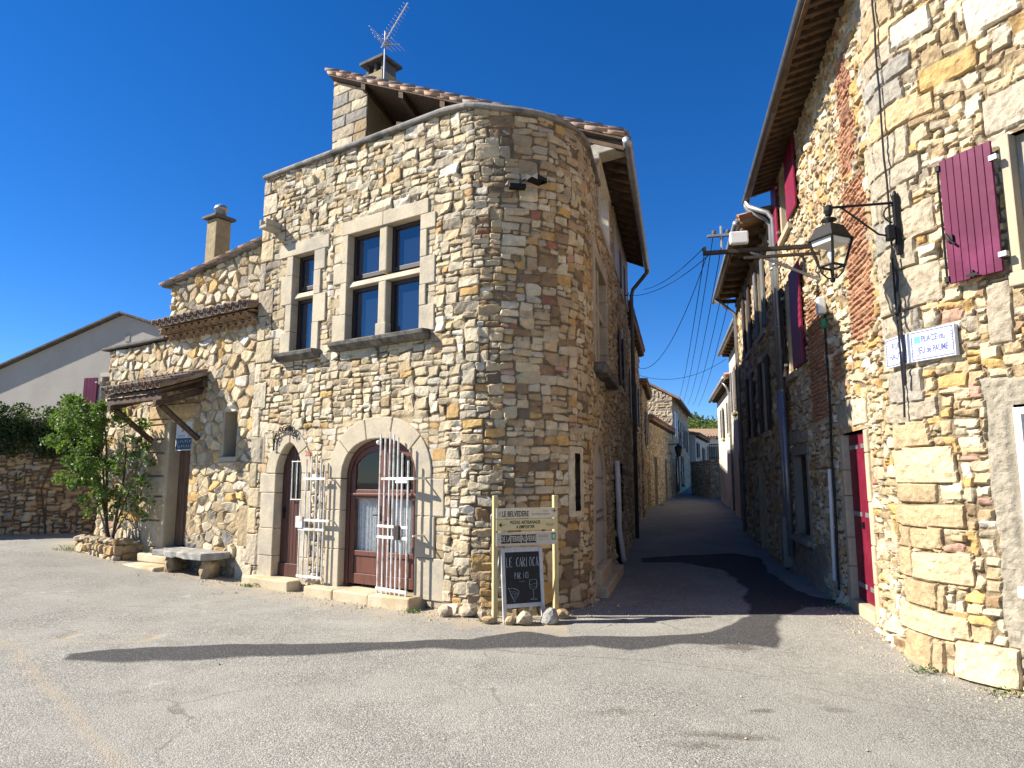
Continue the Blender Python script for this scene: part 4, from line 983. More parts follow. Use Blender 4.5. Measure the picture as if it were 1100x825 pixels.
W_R = dict(cream=6, pale=5, white=1.5, tan=4.5, ochre=1.6, gold=1.3, grey=1.6, pink=.5, red=.15, brick=.2)
W_T2 = dict(cream=6, pale=3, white=.8, tan=5, ochre=1.4, gold=1.2, grey=1.2, pink=.6, brown=.4)
W_RB = dict(cream=4, pale=3, tan=4, grey=2.5, ochre=1, brown=.6)
def w_right(a, b):
    if a > RA-.1: return W_T2
    return W_RB if b < 2.0 and a < sR(1.2) else W_R
rx = []; r7 = random.Random(77); zz = -.15; k = 0
while zz < 9:      # quoin courses wrapping round the corner
    h = r7.uniform(.18, .34) if zz < 2.3 else r7.uniform(.20, .36)
    a = RA+.08-(.0, .10)[k % 2]*r7.uniform(.5, 1.2); c = RB-.16+(.0, .22)[k % 2]*r7.uniform(.5, 1.4); k += 1
    mid = RA+(RB-RA)*r7.uniform(.25, .7)
    pal = {'cream': 3, 'tan': 4} if zz < 1.9 else {'grey': 5, 'bluegrey': 2, 'tan': 1.5}
    if r7.random() < .35: rx += [((a, mid, zz, zz+h), pal, .03, dict(warp=.75, rd=140, jit=.07)), ((mid, c, zz, zz+h), pal, .035, dict(warp=.75, rd=140, jit=.07))]
    else: rx.append(((a, c, zz, zz+h), pal, .034, dict(warp=.75, rd=140, jit=.07)))
    zz += h
rx += [((sR(1.0), sR(.35), 2.25, 2.58), 'grey', .03), ((sR(.34), sR(-.32), 2.25, 2.56), 'pale', .03), ((sR(4.6), sR(3.7), 2.2, 2.42), 'grey', .03), ((sR(3.69), sR(2.9), 2.2, 2.42), 'grey', .03)]
rx += [((sT(.98), sT(2.1), 4.60, 4.98), 'grey', .035), ((sT(.86), sT(1.06), 2.72, 3.30), 'grey', .03), ((sT(.42), sT(.98), 5.3, 5.55), 'gold', .04), ((sT(.2), sT(.62), 5.9, 6.2), 'white', .04), ((sT(.9), sT(1.35), 5.6, 6.0), 'white', .045), ((sT(.35), sT(.85), -.1, .22), 'cream', .05), ((sT(.95), sT(1.3), -.2, .12), 'pale', .05)]
FLR = [(sR(1.0), sR(-.32), -.3, 2.24), (sR(4.42), sR(2.98), .5, 2.2), (sR(4.32), sR(3.2), 5.85, 7.35), (sR(4.3), sR(3.35), 3.3, 5.28), (sT(1.04), sT(2.12), 3.2, 4.6), (RB-.72, RB+.18, 2.66, 3.05), (sT(.92), sT(1.96), .6, 2.24), (sR(.84), sR(.44), 4.5, 5.05)]
zn = [('brick', sR(.10), sR(-.85), 3.2, 5.15, .14), ('brick', sR(.04), sR(-.60), 5.2, 6.75, .14), ('brick', sR(2.55), sR(1.45), 2.5, 4.3), ('brick', sR(4.9), sR(4.25), 2.4, 3.3), ('brick', sR(1.1), sR(.55), 2.9, 3.25),
      ('plaster', sT(.74), sT(3.5), .12, 2.46, .06), ('plaster', sR(4.9), sR(2.0), -.3, .66, .3, (.25, .22, .175)), ('plaster', RA-.05, RA+.25, 3.0, 9.2, .07, (.42, .375, .29))]
sg2 = np.concatenate([spaced(0, sR(2.6), .03), spaced(sR(2.6), RA, .0175)[1:], spaced(RA, RB+.9, .0135)[1:], spaced(RB+.9, rp.L[-1], .03)[1:]])
zg2 = np.concatenate([spaced(-.35, 5.2, .0165), spaced(5.2, 9.3, .022)[1:]])
build_wall('wall', rh, rp, sg2, zg2, M['rub_right'], None, wfun=w_right, hole=r_hole, fixed=rx, zones=zn, flat=FLR, seed=23, jit=.2, warp=.12, mw=.08, Mw=.40, mh=.05, Mh=.21, hb=(.25, .5), thick=(.010, .034), tilt=.4, joint=.007, rough=.019, dome=.006, flare=.07,
           zbot=lambda s_: np.where(s_ > RA, -.12, 0.), ztop=lambda s_: np.where(s_ < RA+.1, 7.32, 9.3))
b = MB(); b.prism([RW.P(RWE, -.4, 0)[:2], RW.P(-1.3, -.45, 0)[:2], TW.P(3.4, -.4, 0)[:2], TW.P(3.4, -5, 0)[:2], RW.P(RWE, -6, 0)[:2]], -.3, [7.3, 7.3, 7.3, 8.4, 8.4]); part('inner_wall', b, M['dark_in'], rh)
b = MB(); b.prism([rp.P[len(rp.P)//2+10]*0+np.array(RW.P(-1.3, -.06, 0)[:2]), TW.P(3.4, -.05, 0)[:2], TW.P(3.4, -3, 0)[:2], RW.P(-1.0, -3, 0)[:2]], 7.35, 9.25); part('tower_core', b, M['plaster'], rh)
# crimson plank door
m = MB(); r8 = random.Random(4)
jamb_blocks(m, RW, -.165, -1, -.05, 2.18, .12, .13, -.25, .035, r8, (.4, .7)); jamb_blocks(m, RW, .83, 1, -.02, 2.18, .12, .15, -.25, .03, r8, (.3, .6)); m.box(RW, -.164, .829, -.25, .05, -.15, .135)
rd_ = part('plank_door', m, M['dressed'], rh, bevel=.015)
for a, c in ((-.155, .33), (.338, .825)):
    m = MB(); m.box(RW, a, c, -.10, -.05, .15, 2.17)
    lf = part('door_leaf', m, M['red_door'], rd_, bevel=.005)
    for z in (.30, 1.16, 1.98):
        m = MB(); u0 = a+.01 if a < 0 else c-.42; m.box(RW, u0, u0+.41, -.049, -.040, z, z+.055); part('strap_hinge', m, M['zinc'], lf, bevel=.003)
m = MB(); m.box(RW, .345, .365, -.049, -.02, 1.02, 1.1); part('door_handle', m, M['iron'], rd_)
# ground floor alley window
m = MB()
m.box(RW, 3.05, 3.20, -.25, .03, .66, 2.02).box(RW, 4.24, 4.36, -.25, .03, .66, 2.02).box(RW, 3.0, 4.4, -.25, .035, 2.022, 2.18).box(RW, 2.95, 4.45, -.25, .12, .56, .658)
lw = part('window', m, M['plaster'], rh, bevel=.012)
m = MB(); m.box(RW, 3.20, 4.24, -.18, -.15, .66, 2.02); part('pane', m, M['pane_black'], lw)
m = MB(); m.box(RW, 3.20, 3.25, -.15, -.1, .66, 2.02).box(RW, 4.19, 4.24, -.15, -.1, .66, 2.02).box(RW, 3.251, 4.189, -.15, -.1, 1.97, 2.02).box(RW, 3.251, 4.189, -.15, -.1, .66, .71); part('frame', m, M['wood_old'], lw)
# two shuttered alley windows
for (a, c, p, q, l1, l2, mt, mt2, nm) in ((3.33, 4.18, 6.0, 7.18, .76, .5, 'burgundy', 'burgundy', 'upper'), (3.5, 4.15, 3.45, 5.10, .84, .5, 'burgundy', 'dark_shutter', 'lower')):  # lower left leaf: burgundy too, its shade put into a darker paint
    m = MB(); r8 = random.Random(int(p*10))
    m.box(RW, a-.05, a+.06, -.3, .03, p, q).box(RW, c-.06, c+.05, -.3, .03, p, q).box(RW, a-.1, c+.1, -.3, .035, q+.001, q+.14).box(RW, a-.1, c+.1, -.3, .09, p-.12, p-.002)
    wn = part('window', m, M['dressed'], rh, bevel=.012)
    m = MB(); m.box(RW, a+.06, c-.06, -.2, -.18, p, q); part('pane', m, M['pane_black'], wn)
    m = MB(); m.box(RW, a+.06, a+.12, -.18, -.13, p, q).box(RW, c-.12, c-.06, -.18, -.13, p, q).box(RW, (a+c)/2-.03, (a+c)/2+.03, -.18, -.135, p, q); part('frame', m, M['white_paint'], wn)
    shutter(wn, RW, a-.06-l1, a-.06, p, q, .065, mt, 5, hinge=a-.07)
    shutter(wn, RW, c+.06, c+.06+l2, p, q, .065, mt2, 4, hinge=c)
# tiny vent pane high in the brick patch
m = MB(); m.box(RW, .44, .52, -.2, .03, 4.6, 5.0).box(RW, .73, .81, -.2, .03, 4.6, 5.0).box(RW, .44, .81, -.2, .031, 4.52, 4.6).box(RW, .44, .81, -.2, .031, 5.0, 5.07); part('vent_frame', m, M['dressed'], rh)
m = MB(); m.box(RW, .5, .75, -.12, -.10, 4.6, 5.0); part('vent_pane', m, M['pane_black'], rh)
# front window with purple shutter
m = MB()
m.box(TW, 1.075, 1.16, -.28, .025, 3.34, 4.57).box(TW, 1.95, 2.1, -.28, .025, 3.34, 4.57).box(TW, 1.06, 2.1, -.28, .05, 3.22, 3.338)
tw = part('window', m, M['dressed'], rh, bevel=.01)
m = MB(); m.box(TW, 1.161, 1.235, -.16, -.08, 3.34, 4.56).box(TW, 1.87, 1.949, -.16, -.08, 3.34, 4.56).box(TW, 1.236, 1.869, -.16, -.082, 4.48, 4.56).box(TW, 1.236, 1.869, -.16, -.082, 3.34, 3.42).box(TW, 1.5, 1.56, -.16, -.085, 3.421, 4.479); part('frame', m, M['dressed_grey'], tw, bevel=.005)
m = MB(); m.box(TW, 1.22, 1.88, -.14, -.12, 3.40, 4.5); part('pane', m, M['pane_black'], tw)
ps = shutter(tw, TW, .60, 1.055, 3.36, 4.53, .075, 'purple', 7, hinge=1.05, braces=True)
m = MB(); m.tube([TW.P(.585, .10, 3.36), TW.P(.585, .10, 4.50)], .010, 6); m.box(TW, .57, .61, .08, .12, 3.38, 3.43).box(TW, .57, .61, .08, .12, 4.44, 4.49)
m.box(TW, .63, .68, .105, .13, 3.74, 3.80); m.tube([TW.P(.62, .12, 3.82), TW.P(.66, .14, 3.75), TW.P(.70, .13, 3.70)], .011, 6); part('shutter_bolt', m, M['iron'], ps)
m = MB(); m.tube([TW.P(.82, .03, 3.42), TW.P(.82, .13, 3.42), TW.P(.83, .13, 3.36)], .009, 6); m.box(TW, .77, .87, .13, .14, 3.37, 3.395); part('shutter_catch', m, M['iron'], ps)
# ground floor front window with white frame
m = MB(); m.box(TW, .985, 1.045, -.14, .045, .75, 2.2).box(TW, 1.85, 1.91, -.14, .045, .75, 2.2).box(TW, 1.046, 1.849, -.14, .043, 2.14, 2.2).box(TW, .93, 1.95, -.14, .13, .66, .748)
fw_ = part('window', m, M['white_paint'], rh, bevel=.006)
m = MB(); m.box(TW, 1.045, 1.85, -.13, -.1, .75, 2.14); part('pane', m, M['pane_black'], fw_)
m = MB(); m.box(TW, 1.42, 1.47, -.1, -.02, .75, 2.14); part('frame', m, M['white_paint'], fw_)
# eaves: boards, rafters, tiles, gutter, two downpipes
zE = lambda o: 7.36-.30*(o-.0)       # underside of the eave, o outward
uA, uB = -1.25, RWE+.05
b = MB(); b.hexa([RW.P(uA, .55, zE(.55)), RW.P(uB, .55, zE(.55)), RW.P(uB, -3.4, zE(-3.4)), RW.P(uA, -3.4, zE(-3.4))], [RW.P(uA, .55, zE(.55)+.05), RW.P(uB, .55, zE(.55)+.05), RW.P(uB, -3.4, zE(-3.4)+.05), RW.P(uA, -3.4, zE(-3.4)+.05)])
er = part('roof', b, M['wood_eave'], rh)
b = MB()
for u in np.arange(uA+.02, uB-.08, .2): b.hexa([RW.P(u, -.05, zE(-.05)-.11), RW.P(u+.075, -.05, zE(-.05)-.11), RW.P(u+.075, .52, zE(.52)-.09), RW.P(u, .52, zE(.52)-.09)], [RW.P(u, -.05, zE(-.05)-.003), RW.P(u+.075, -.05, zE(-.05)-.003), RW.P(u+.075, .52, zE(.52)-.003), RW.P(u, .52, zE(.52)-.003)])
part('rafter', b, M['wood_eave'], er)
b = MB()
for o in (.10, .33): b.hexa([RW.P(uA, o, zE(o)-.055), RW.P(uB, o, zE(o)-.055), RW.P(uB, o+.05, zE(o)-.055), RW.P(uA, o+.05, zE(o)-.055)], [RW.P(uA, o, zE(o)-.004), RW.P(uB, o, zE(o)-.004), RW.P(uB, o+.05, zE(o)-.004), RW.P(uA, o+.05, zE(o)-.004)])
b.box(RW, uA, uB, .50, .545, zE(.52)-.15, zE(.52)-.005); part('eave_board', b, M['wood_eave'], er)
b = MB(); v1 = Vector(RW.P(0, -1, zE(-1)))-Vector(RW.P(0, .57, zE(.57))); tile_field(b, RW.P(uA, .44, zE(.44)+.05), (*RW.d, 0), v1, uB-uA, 2.2, .24, .36, .085, 4); part('roof_tiles', b, M['tile'], er, smooth=True)
b = MB(); b.tube([RW.P(u, .53, zE(.6)-.03-.01*(u+1)) for u in np.linspace(uA-.05, uB, 16)], .075, 10); part('gutter', b, M['zinc_brown'], rh, smooth=True)
for ub, du, nm in ((4.50, .28, 0), (4.80, .1, 1)):
    b = MB(); gz_ = zE(.6)-.10
    b.tube([RW.P(ub+du, .53, gz_), RW.P(ub+du, .53, gz_-.10), RW.P(ub+du*.7, .5, gz_-.2), RW.P(ub, .2, gz_-.42), RW.P(ub, .11, gz_-.55), RW.P(ub, .11, 3.2)], .05, 10)
    b.tube([RW.P(ub, .11, 3.22), RW.P(ub, .11, .25)], .053, 10)
    for z in (5.6, 4.4, 3.2, 2.0): b.lathe(RW.P(ub, .11, z), [(.05, 0), (.062, .005), (.062, .05), (.05, .055)], 10)
    part('downpipe', b, M['zinc'], rh, smooth=True)
b = MB(); b.box(RW, 4.62, 4.9, .03, .22, .05, .95); part('pipe_guard', b, M['plaster'], rh, bevel=.02)

# ================================================================== THE LOW HOUSE (left wing with canopy over the plank door)
lh = thing('low_stone_house', 'low stone wing with timber canopy over its plank door, left of the tall house', 'house', (-6.2, 12.6, .1))
LF = FR.sub(0, -.04)
lpth = Path(line(LF.P(8.70, -4.5, 0)[:2], LF.P(8.70, -.12, 0)[:2], 20)[:-1]+[LF.P(8.70, -.12, 0)[:2], LF.P(8.66, -.03, 0)[:2], LF.P(8.57, 0, 0)[:2]]+line(LF.P(8.5, 0, 0)[:2], LF.P(3.83, 0, 0)[:2], 40))
LL = lpth.L[-1]; sL = lambda u: LL-(u-3.83)
ZL = .05
def l_hole(Sg, Zg):
    return ((Sg > sL(6.28)) & (Sg < sL(5.6)) & (Zg > 0) & (Zg < 2.66)) | ((Sg > sL(4.72)) & (Sg < sL(4.33)) & (Zg > 1.98) & (Zg < 2.74))
W_L = dict(cream=8, pale=5, tan=3, ochre=1.2, gold=1.6, white=1.5, grey=.8, pink=.3)
W_LB = dict(cream=3, pale=2, tan=3, bluegrey=1.6, grey=3, ochre=.7)
lfx = []; zz = .1; k = 0
while zz < 2.7:
    h = rq.uniform(.25, .45); lfx.append(((sL(6.86+(.08 if k % 2 else 0)), sL(6.30), zz, zz+h), rq.choice(['cream', 'tan', 'tan', 'cream']), .05, dict(warp=.5, rd=70))); zz += h; k += 1
lfx.append(((sL(6.9), sL(5.35), 2.70, 2.95), 'tan', .05, dict(warp=.4)))
lfx.append(((sL(4.75), sL(4.28), 1.86, 1.97), 'cream', .06)); lfx.append(((sL(4.1), sL(3.83), -.1, 1.2), 'pale', .045))
lfx.append(((sL(4.12), sL(3.83), .55, 1.2), 'tan', .04))
lsg = np.concatenate([spaced(0, 4.3, .05), spaced(4.3, LL, .02)[1:]]); lzg = spaced(-.15, 4.30, .02)
build_wall('wall', lh, lpth, lsg, lzg, M['rub_low'], None, mode='voro', wfun=lambda a, b: W_LB if (b < .9 and sL(5.6) < a < sL(4.2)) else W_L, hole=l_hole, fixed=lfx, seed=41, aw=.24, ah=.175, thick=(.008, .024), tilt=.35, warp=.10, dome=.004, joint=.010, ztop=lambda s_: np.where(s_ < sL(6.6), 4.16, 4.28), flare=.05, flat=[(sL(6.36), sL(5.5), 0, 2.74), (sL(4.78), sL(4.28), 1.9, 2.8)])
b = MB(); b.prism([LF.P(8.2, -.42, 0)[:2], LF.P(3.83, -.42, 0)[:2], LF.P(3.83, -4.5, 0)[:2], LF.P(8.2, -4.5, 0)[:2]], -.2, 4.2); part('inner_wall', b, M['dark_in'], lh)
b = MB(); b.box(LF, 6.55, 8.82, -4.5, .10, 4.19, 4.25); part('roof_edge', b, M['brick_dark'], lh, bevel=.015)
# genoise: two rows of half-round tiles under the little roof
b = MB()
for row, (zz, oo) in enumerate(((4.12, .10), (4.24, .20))):
    for k in range(13):
        u = 3.9+.2*k+.1*row
        if u > 6.5: continue
        pts = [(u+.098*math.cos(math.pi*q/8), zz+.10*math.sin(math.pi*q/8)) for q in range(9)]; ins = [(u+.078*math.cos(math.pi*q/8), zz+.08*math.sin(math.pi*q/8)) for q in range(9)]
        b.ring(LF, ins, pts, -.1, oo+random.uniform(-.012, .012))
    b.box(LF, 3.84, 6.6, -.1, oo-.02, zz+.1, zz+.118)
part('genoise', b, M['eave_tile'], lh, smooth=False)
b = MB(); tile_field(b, LF.P(3.86, .30, 4.34), (LF.d[0], LF.d[1], 0), (-LF.n[0], -LF.n[1], .30), 2.74, .75, .20, .36, .08, 5); part('small_roof', b, M['tile_old'], lh, smooth=True)
# upper set-back gable with chimney
UF = FR.sub(0, -.42); U1 = 7.15
upth = Path(line(UF.P(U1, -3.5, 0)[:2], UF.P(U1, 0, 0)[:2], 10)[:-1]+line(UF.P(U1, 0, 0)[:2], UF.P(3.85, 0, 0)[:2], 20)); UL = upth.L[-1]; UW = U1-3.85
ut = lambda s_: np.where(s_ < UL-UW, 5.40, 5.40+(s_-(UL-UW))/UW*.36)
build_wall('upper_wall', lh, upth, np.concatenate([spaced(0, UL-UW, .06), spaced(UL-UW, UL, .021)[1:]]), spaced(4.1, 5.8, .021), M['rub_low'], dict(grey=3, pale=4, cream=4, tan=2, gold=.6), mode='voro', seed=51, aw=.25, ah=.19, thick=(.02, .045), joint=.010, warp=.09, dome=.004, tilt=.3, ztop=ut)
b = MB(); b.prism([UF.P(U1-.03, -.1, 0)[:2], UF.P(3.86, -.1, 0)[:2], UF.P(3.86, -3.5, 0)[:2], UF.P(U1-.03, -3.5, 0)[:2]], 4.0, [5.36, 5.72, 5.72, 5.36]); part('upper_core', b, M['pale_render'], lh)
b = MB(); b.hexa([UF.P(U1+.25, .12, 5.38), UF.P(3.86, .12, 5.77), UF.P(3.86, -3.5, 5.77), UF.P(U1+.25, -3.5, 5.38)], [UF.P(U1+.25, .12, 5.42), UF.P(3.86, .12, 5.81), UF.P(3.86, -3.5, 5.81), UF.P(U1+.25, -3.5, 5.42)]); ur = part('roof', b, M['coping'], lh, bevel=.01)
b = MB(); tile_field(b, UF.P(U1+.27, .12, 5.42), (-UF.n[0], -UF.n[1], 0), Vector(UF.P(3.86, 0, 5.81))-Vector(UF.P(U1+.25, 0, 5.42)), 3.4, U1+.25-3.86, .22, .36, .045, 4, lift=-.04); part('roof_tiles', b, M['tile_pink'], ur, smooth=True)
cf = FR.sub(6.62, -.95)
b = MB(); b.box(cf, -.165, .165, -.165, .165, 5.2, 6.80, jit=.006); chn = part('chimney', b, M['ochre_render'], ur, bevel=.02)
b = MB(); b.box(cf, -.235, .235, -.235, .235, 6.81, 6.865); part('chimney_cap', b, M['brick_dark'], ur, bevel=.012)
b = MB(); c0 = cf.P(-.05, 0, 6.866); b.lathe(c0, [(.10, 0), (.10, .14), (.14, .145), (.14, .18), (.12, .22), (.07, .26), (0, .27)], 16); part('chimney_pot', b, M['zinc'], ur, smooth=True)
b = MB(); b.box(cf, -.18, .18, -.18, .18, 5.1, 5.72); part('lead_flashing', b, M['zinc'], chn, bevel=.01)
# plank door, niche window, canopy
m = MB(); m.box(LF, 6.275, 6.40, -.42, .02, .1, 2.69).box(LF, 5.50, 5.605, -.42, -.01, .1, 2.69).box(LF, 5.5, 6.4, -.42, -.005, 2.63, 2.76); part('door_reveal', m, M['dressed'], lh, bevel=.02)
m = MB(); m.box(LF, 4.70, 4.80, -.42, -.002, 1.93, 2.78).box(LF, 4.26, 4.35, -.42, -.002, 1.93, 2.78).box(LF, 4.26, 4.8, -.42, .0, 2.73, 2.82).box(LF, 4.26, 4.8, -.42, .04, 1.9, 1.985); part('niche_reveal', m, M['dressed'], lh, bevel=.02)
m = MB(); n = 5
for k in range(n): m.box(LF, 5.62+k*.13+.003, 5.62+(k+1)*.13-.003, -.25, -.2+random.uniform(0, .008), .45+random.uniform(0, .02), 2.62)
part('plank_door', m, M['old_door'], lh, bevel=.006)
m = MB(); m.box(LF, 5.61, 6.27, -.26, .0, .3, .44); part('threshold', m, M['step'], lh, bevel=.01)
m = MB(); m.box(LF, 4.33, 4.72, -.3, -.26, 1.98, 2.74); part('niche_window', m, M['pane_black'], lh)
m = MB()
cw0, cw1, co = 5.22, 6.98, .84; zw, zo = 3.34, 3.02
P_ = lambda u, o, z: LF.P(u, o, z)
m.hexa([P_(cw0, 0, zw), P_(cw1, 0, zw), P_(cw1, co, zo), P_(cw0, co, zo)], [P_(cw0, 0, zw+.05), P_(cw1, 0, zw+.05), P_(cw1, co, zo+.05), P_(cw0, co, zo+.05)])
cn = part('canopy', m, M['wood_old'], lh)
m = MB(); tile_field(m, P_(cw0-.02, co+.05, zo+.05), (LF.d[0], LF.d[1], 0), Vector(P_(0, 0, zw))-Vector(P_(0, co, zo)), cw1-cw0+.04, 1.0, .2, .33, .078, 5); part('canopy_tiles', m, M['tile_old'], cn, smooth=True)
m = MB()
m.box(LF, cw0, cw1, co-.13, co-.03, zo-.12, zo-.002).box(LF, cw0-.05, cw1+.08, .02, .12, zw-.15, zw-.02)
for u in (cw0+.10, cw1-.22): m.hexa([P_(u, 0, zw-.25), P_(u+.10, 0, zw-.25), P_(u+.10, co-.0, zo-.23), P_(u, co, zo-.23)], [P_(u, 0, zw-.14), P_(u+.10, 0, zw-.14), P_(u+.10, co, zo-.122), P_(u, co, zo-.122)])
part('canopy_beam', m, M['wood_old'], cn, bevel=.012)
for u in (cw0+.14, cw1-.18):
    m = MB(); m.tube([P_(u, .03, 2.30), P_(u, co-.12, zo-.2)], .055, 4); part('brace', m, M['wood_old'], cn, bevel=.006)

# ================================================================== NEIGHBOURS UP THE ALLEY
def alley_house(name, label, fr, u0, u1, off, zt, matk, depth, wts=None, z0=0, seed=1, over=.35, res=.06, openings=(), roofmat='tile', left=True, base=(0, 0), front=None, rise=1.4, gable=False):
    t = thing(name, label, 'house', fr.P((u0+u1)/2, off, gzs(*fr.P((u0+u1)/2, off, 0)[:2])))
    f2 = fr.sub(0, off)
    pa, pb = f2.P(u0, 0, 0)[:2], f2.P(u1, 0, 0)[:2]; pc, pd = f2.P(u1, -depth, 0)[:2], f2.P(u0, -depth, 0)[:2]
    if wts:
        pts = (line(f2.P(u0, -1.2, 0)[:2], pa, 12)[:-1]+line(pa, pb, 50)) if left else (line(pb, pa, 50)+line(pa, f2.P(u0, -1.2, 0)[:2], 12)[1:])
        pth = Path(pts); L = pth.L[-1]; sm = (lambda u: 1.2+u-u0) if left else (lambda u: (u1-u))
        def hole(Sg, Zg):
            m = np.zeros(Sg.shape, bool)
            for o in openings:
                a, c = sorted((sm(o[1]), sm(o[2]))); m |= (Sg > a) & (Sg < c) & (Zg > o[3]) & (Zg < o[4])
            return m
        build_wall('wall', t, pth, spaced(0, L, res), spaced(z0-.2, zt, res), matk, wts, hole=hole, seed=seed, mw=.12, Mw=.5, mh=.08, Mh=.24, hb=(.3, .5), thick=(.02, .05), joint=.012)
        b = MB(); b.prism([f2.P(u0+.05, -.3, 0)[:2], f2.P(u1-.02, -.3, 0)[:2], pc, pd], z0-.2, [zt-.02, zt-.02, zt+rise, zt+rise]); part('inner_wall', b, M['pale_render'], t)
    else:
        b = MB(); b.prism([pa, pb, pc, pd], z0-.3, [zt, zt, zt+rise, zt+rise]); part('wall', b, matk, t)
    for o in openings:
        nm, a, c, p, q, mt = o[:6]
        inset = -.15 if wts else .004
        if nm == 'door':
            m = MB(); m.box(f2, a, c, -.2, -.1 if wts else .02, p, q); part('door', m, M[mt], t)
            m = MB(); m.box(f2, a-.12, a, -.25, .03, p, q).box(f2, c, c+.12, -.25, .03, p, q).box(f2, a-.12, c+.12, -.25, .035, q+.001, q+.16); part('door_surround', m, M['dressed'], t)
        else:
            m = MB(); m.box(f2, a, c, -.2, -.1 if wts else .01, p, q); wn = part('window', m, M['pane_black'], t)
            m = MB(); m.box(f2, a-.1, a, -.25, .03, p-.1, q).box(f2, c, c+.1, -.25, .03, p-.1, q).box(f2, a-.1, c+.1, -.25, .035, q+.001, q+.12).box(f2, a-.12, c+.12, -.25, .08, p-.12, p-.002); part('surround', m, M['dressed'], wn)
            if mt:
                wd = (c-a)*.5
                for x0, x1 in ((a-.03-wd, a-.03), (c+.03, c+.03+wd)):
                    m = MB(); m.box(f2, x0, x1, .05, .085, p, q); part('shutter', m, M[mt], wn)
    b = MB(); sl_ = rise/depth if depth else .3
    A = [f2.P(u0-.1, over, zt-over*sl_+.02), f2.P(u1+.1, over, zt-over*sl_+.02), f2.P(u1+.1, -depth, zt+rise+.02), f2.P(u0-.1, -depth, zt+rise+.02)]
    b.hexa(A, [(x, y, z+.07) for x, y, z in A]); rf = part('roof', b, M['eave_tile'], t)
    b = MB(); tile_field(b, (A[0][0], A[0][1], A[0][2]+.07), (*f2.d, 0), Vector(A[3])-Vector(A[0]), u1-u0+.2, min(2.4, depth), .24, .4, .09, 3); part('roof_tiles', b, M[roofmat], rf, smooth=True)
    for u in np.arange(u0+.2, u1, .62):
        b = MB(); b.box(f2, u, u+.1, 0, over-.04, zt-over*sl_-.08, zt-over*sl_+.015); part('rafter', b, M['wood_eave'], rf)
    if front:
        b = MB(); b.tube([f2.P(u, over+.06, zt-over*sl_+.04) for u in (u0-.1, u1+.1)], .07, 8); part('gutter', b, M['zinc'], t, smooth=True)
        b = MB(); ud = front; b.tube([f2.P(ud, over+.06, zt-over*sl_), f2.P(ud, over*.6, zt-over*sl_-.25), f2.P(ud, .1, zt-.6), f2.P(ud, .1, gzs(*f2.P(ud, .1, 0)[:2])+.1)], .05, 8); part('downpipe', b, M['zinc'], t, smooth=True)
    return t
WN = dict(cream=3, tan=4, grey=3, pale=2, brown=1, ochre=1)
alley_house('terraced_house', 'narrow rubble house just behind the tall rounded house, left side of the alley', SD, 7.52, 14.4, -.12, 6.0, M['rub_front'], 6, WN, 0, 61, openings=[('window', 9.2, 10.0, 3.3, 4.6, 'grey_shutter'), ('window', 12, 12.8, 3.3, 4.6, 'grey_shutter'), ('door', 10.6, 11.5, .1, 2.2, 'wood_old')], over=.22, rise=1.8)
alley_house('terraced_house', 'ochre rubble house with moulded cornice and tall brown shutter, left side of the alley', SD, 14.45, 18.7, -.05, 4.95, M['rub_low'], 6, dict(tan=4, cream=3, ochre=3, gold=1, grey=1), .2, 63, openings=[('window', 16.2, 16.9, 2.9, 4.2, 'wood_brown'), ('door', 17.2, 18.0, .3, 2.3, 'wood_old')], over=.22, rise=1.0)
F3 = Fr((5.62, 28.15), (2.83, 8.0), (8.0, -2.83))
L3 = alley_house('terraced_house', 'low sandy stone house with single pitched roof below the tall grey gable', F3, 0, 8.45, 0, 4.05, M['rub_low'], 5, dict(tan=3, cream=4, pale=2, ochre=1.5, grey=1), .3, 65, openings=[('door', 1.2, 2.1, .5, 2.6, 'wood_old'), ('door', 4.8, 5.6, .65, 2.6, 'wood_old')], over=.2, rise=.25)
# tall pale gabled house further up
a4, b4 = (8.45, 36.0), (12.3, 47.7); f4 = Fr(a4, (b4[0]-a4[0], b4[1]-a4[1]), (b4[1]-a4[1], -(b4[0]-a4[0])))
t = thing('gabled_house', 'tall pale stone house with grey gable end and overhanging roof up the alley', 'house', (8, 40, .9)); L4 = math.hypot(b4[0]-a4[0], b4[1]-a4[1])
gw = 5.6; pk = 1.55
gp4 = Path(line(f4.P(0, -gw, 0)[:2], f4.P(0, 0, 0)[:2], 20)[:-1]+line(f4.P(0, 0, 0)[:2], f4.P(L4, 0, 0)[:2], 40))
build_wall('wall', t, gp4, spaced(0, gp4.L[-1], .07), spaced(.3, 6.0+pk, .07), M['rub_low'], dict(pale=4, grey=4, cream=3, tan=2), seed=83, mw=.14, Mw=.5, mh=.1, Mh=.26, thick=(.01, .03),
           ztop=lambda s_: np.where(s_ < gw, 6.0+pk*(1-np.abs(s_-gw/2)/(gw/2)), 6.0))
b = MB()
pr = [(-.15, .4), (-.15, 5.95), (-gw/2, 5.95+pk), (-gw, 5.95), (-gw, .4)]; vs = [f4.P(v, o, z) for v in (.12, L4) for o, z in pr]; n = 5; b.add(vs, [tuple(range(n)), tuple(range(2*n-1, n-1, -1))]+[(i, i+n, (i+1) % n+n, (i+1) % n) for i in range(n)])
part('inner_wall', b, M['pale_render'], t)
b = MB()
for sg in (0, 1):
    o_a, z_a, o_b, z_b = (.45, 5.78, -gw/2, 6.05+pk) if sg == 0 else (-gw-.3, 5.85, -gw/2, 6.05+pk)
    A = [f4.P(-.12, o_a, z_a), f4.P(L4+.1, o_a, z_a), f4.P(L4+.1, o_b, z_b), f4.P(-.12, o_b, z_b)]; b.hexa(A, [(x, y, z+.12) for x, y, z in A])
part('roof', b, M['tile'], t)
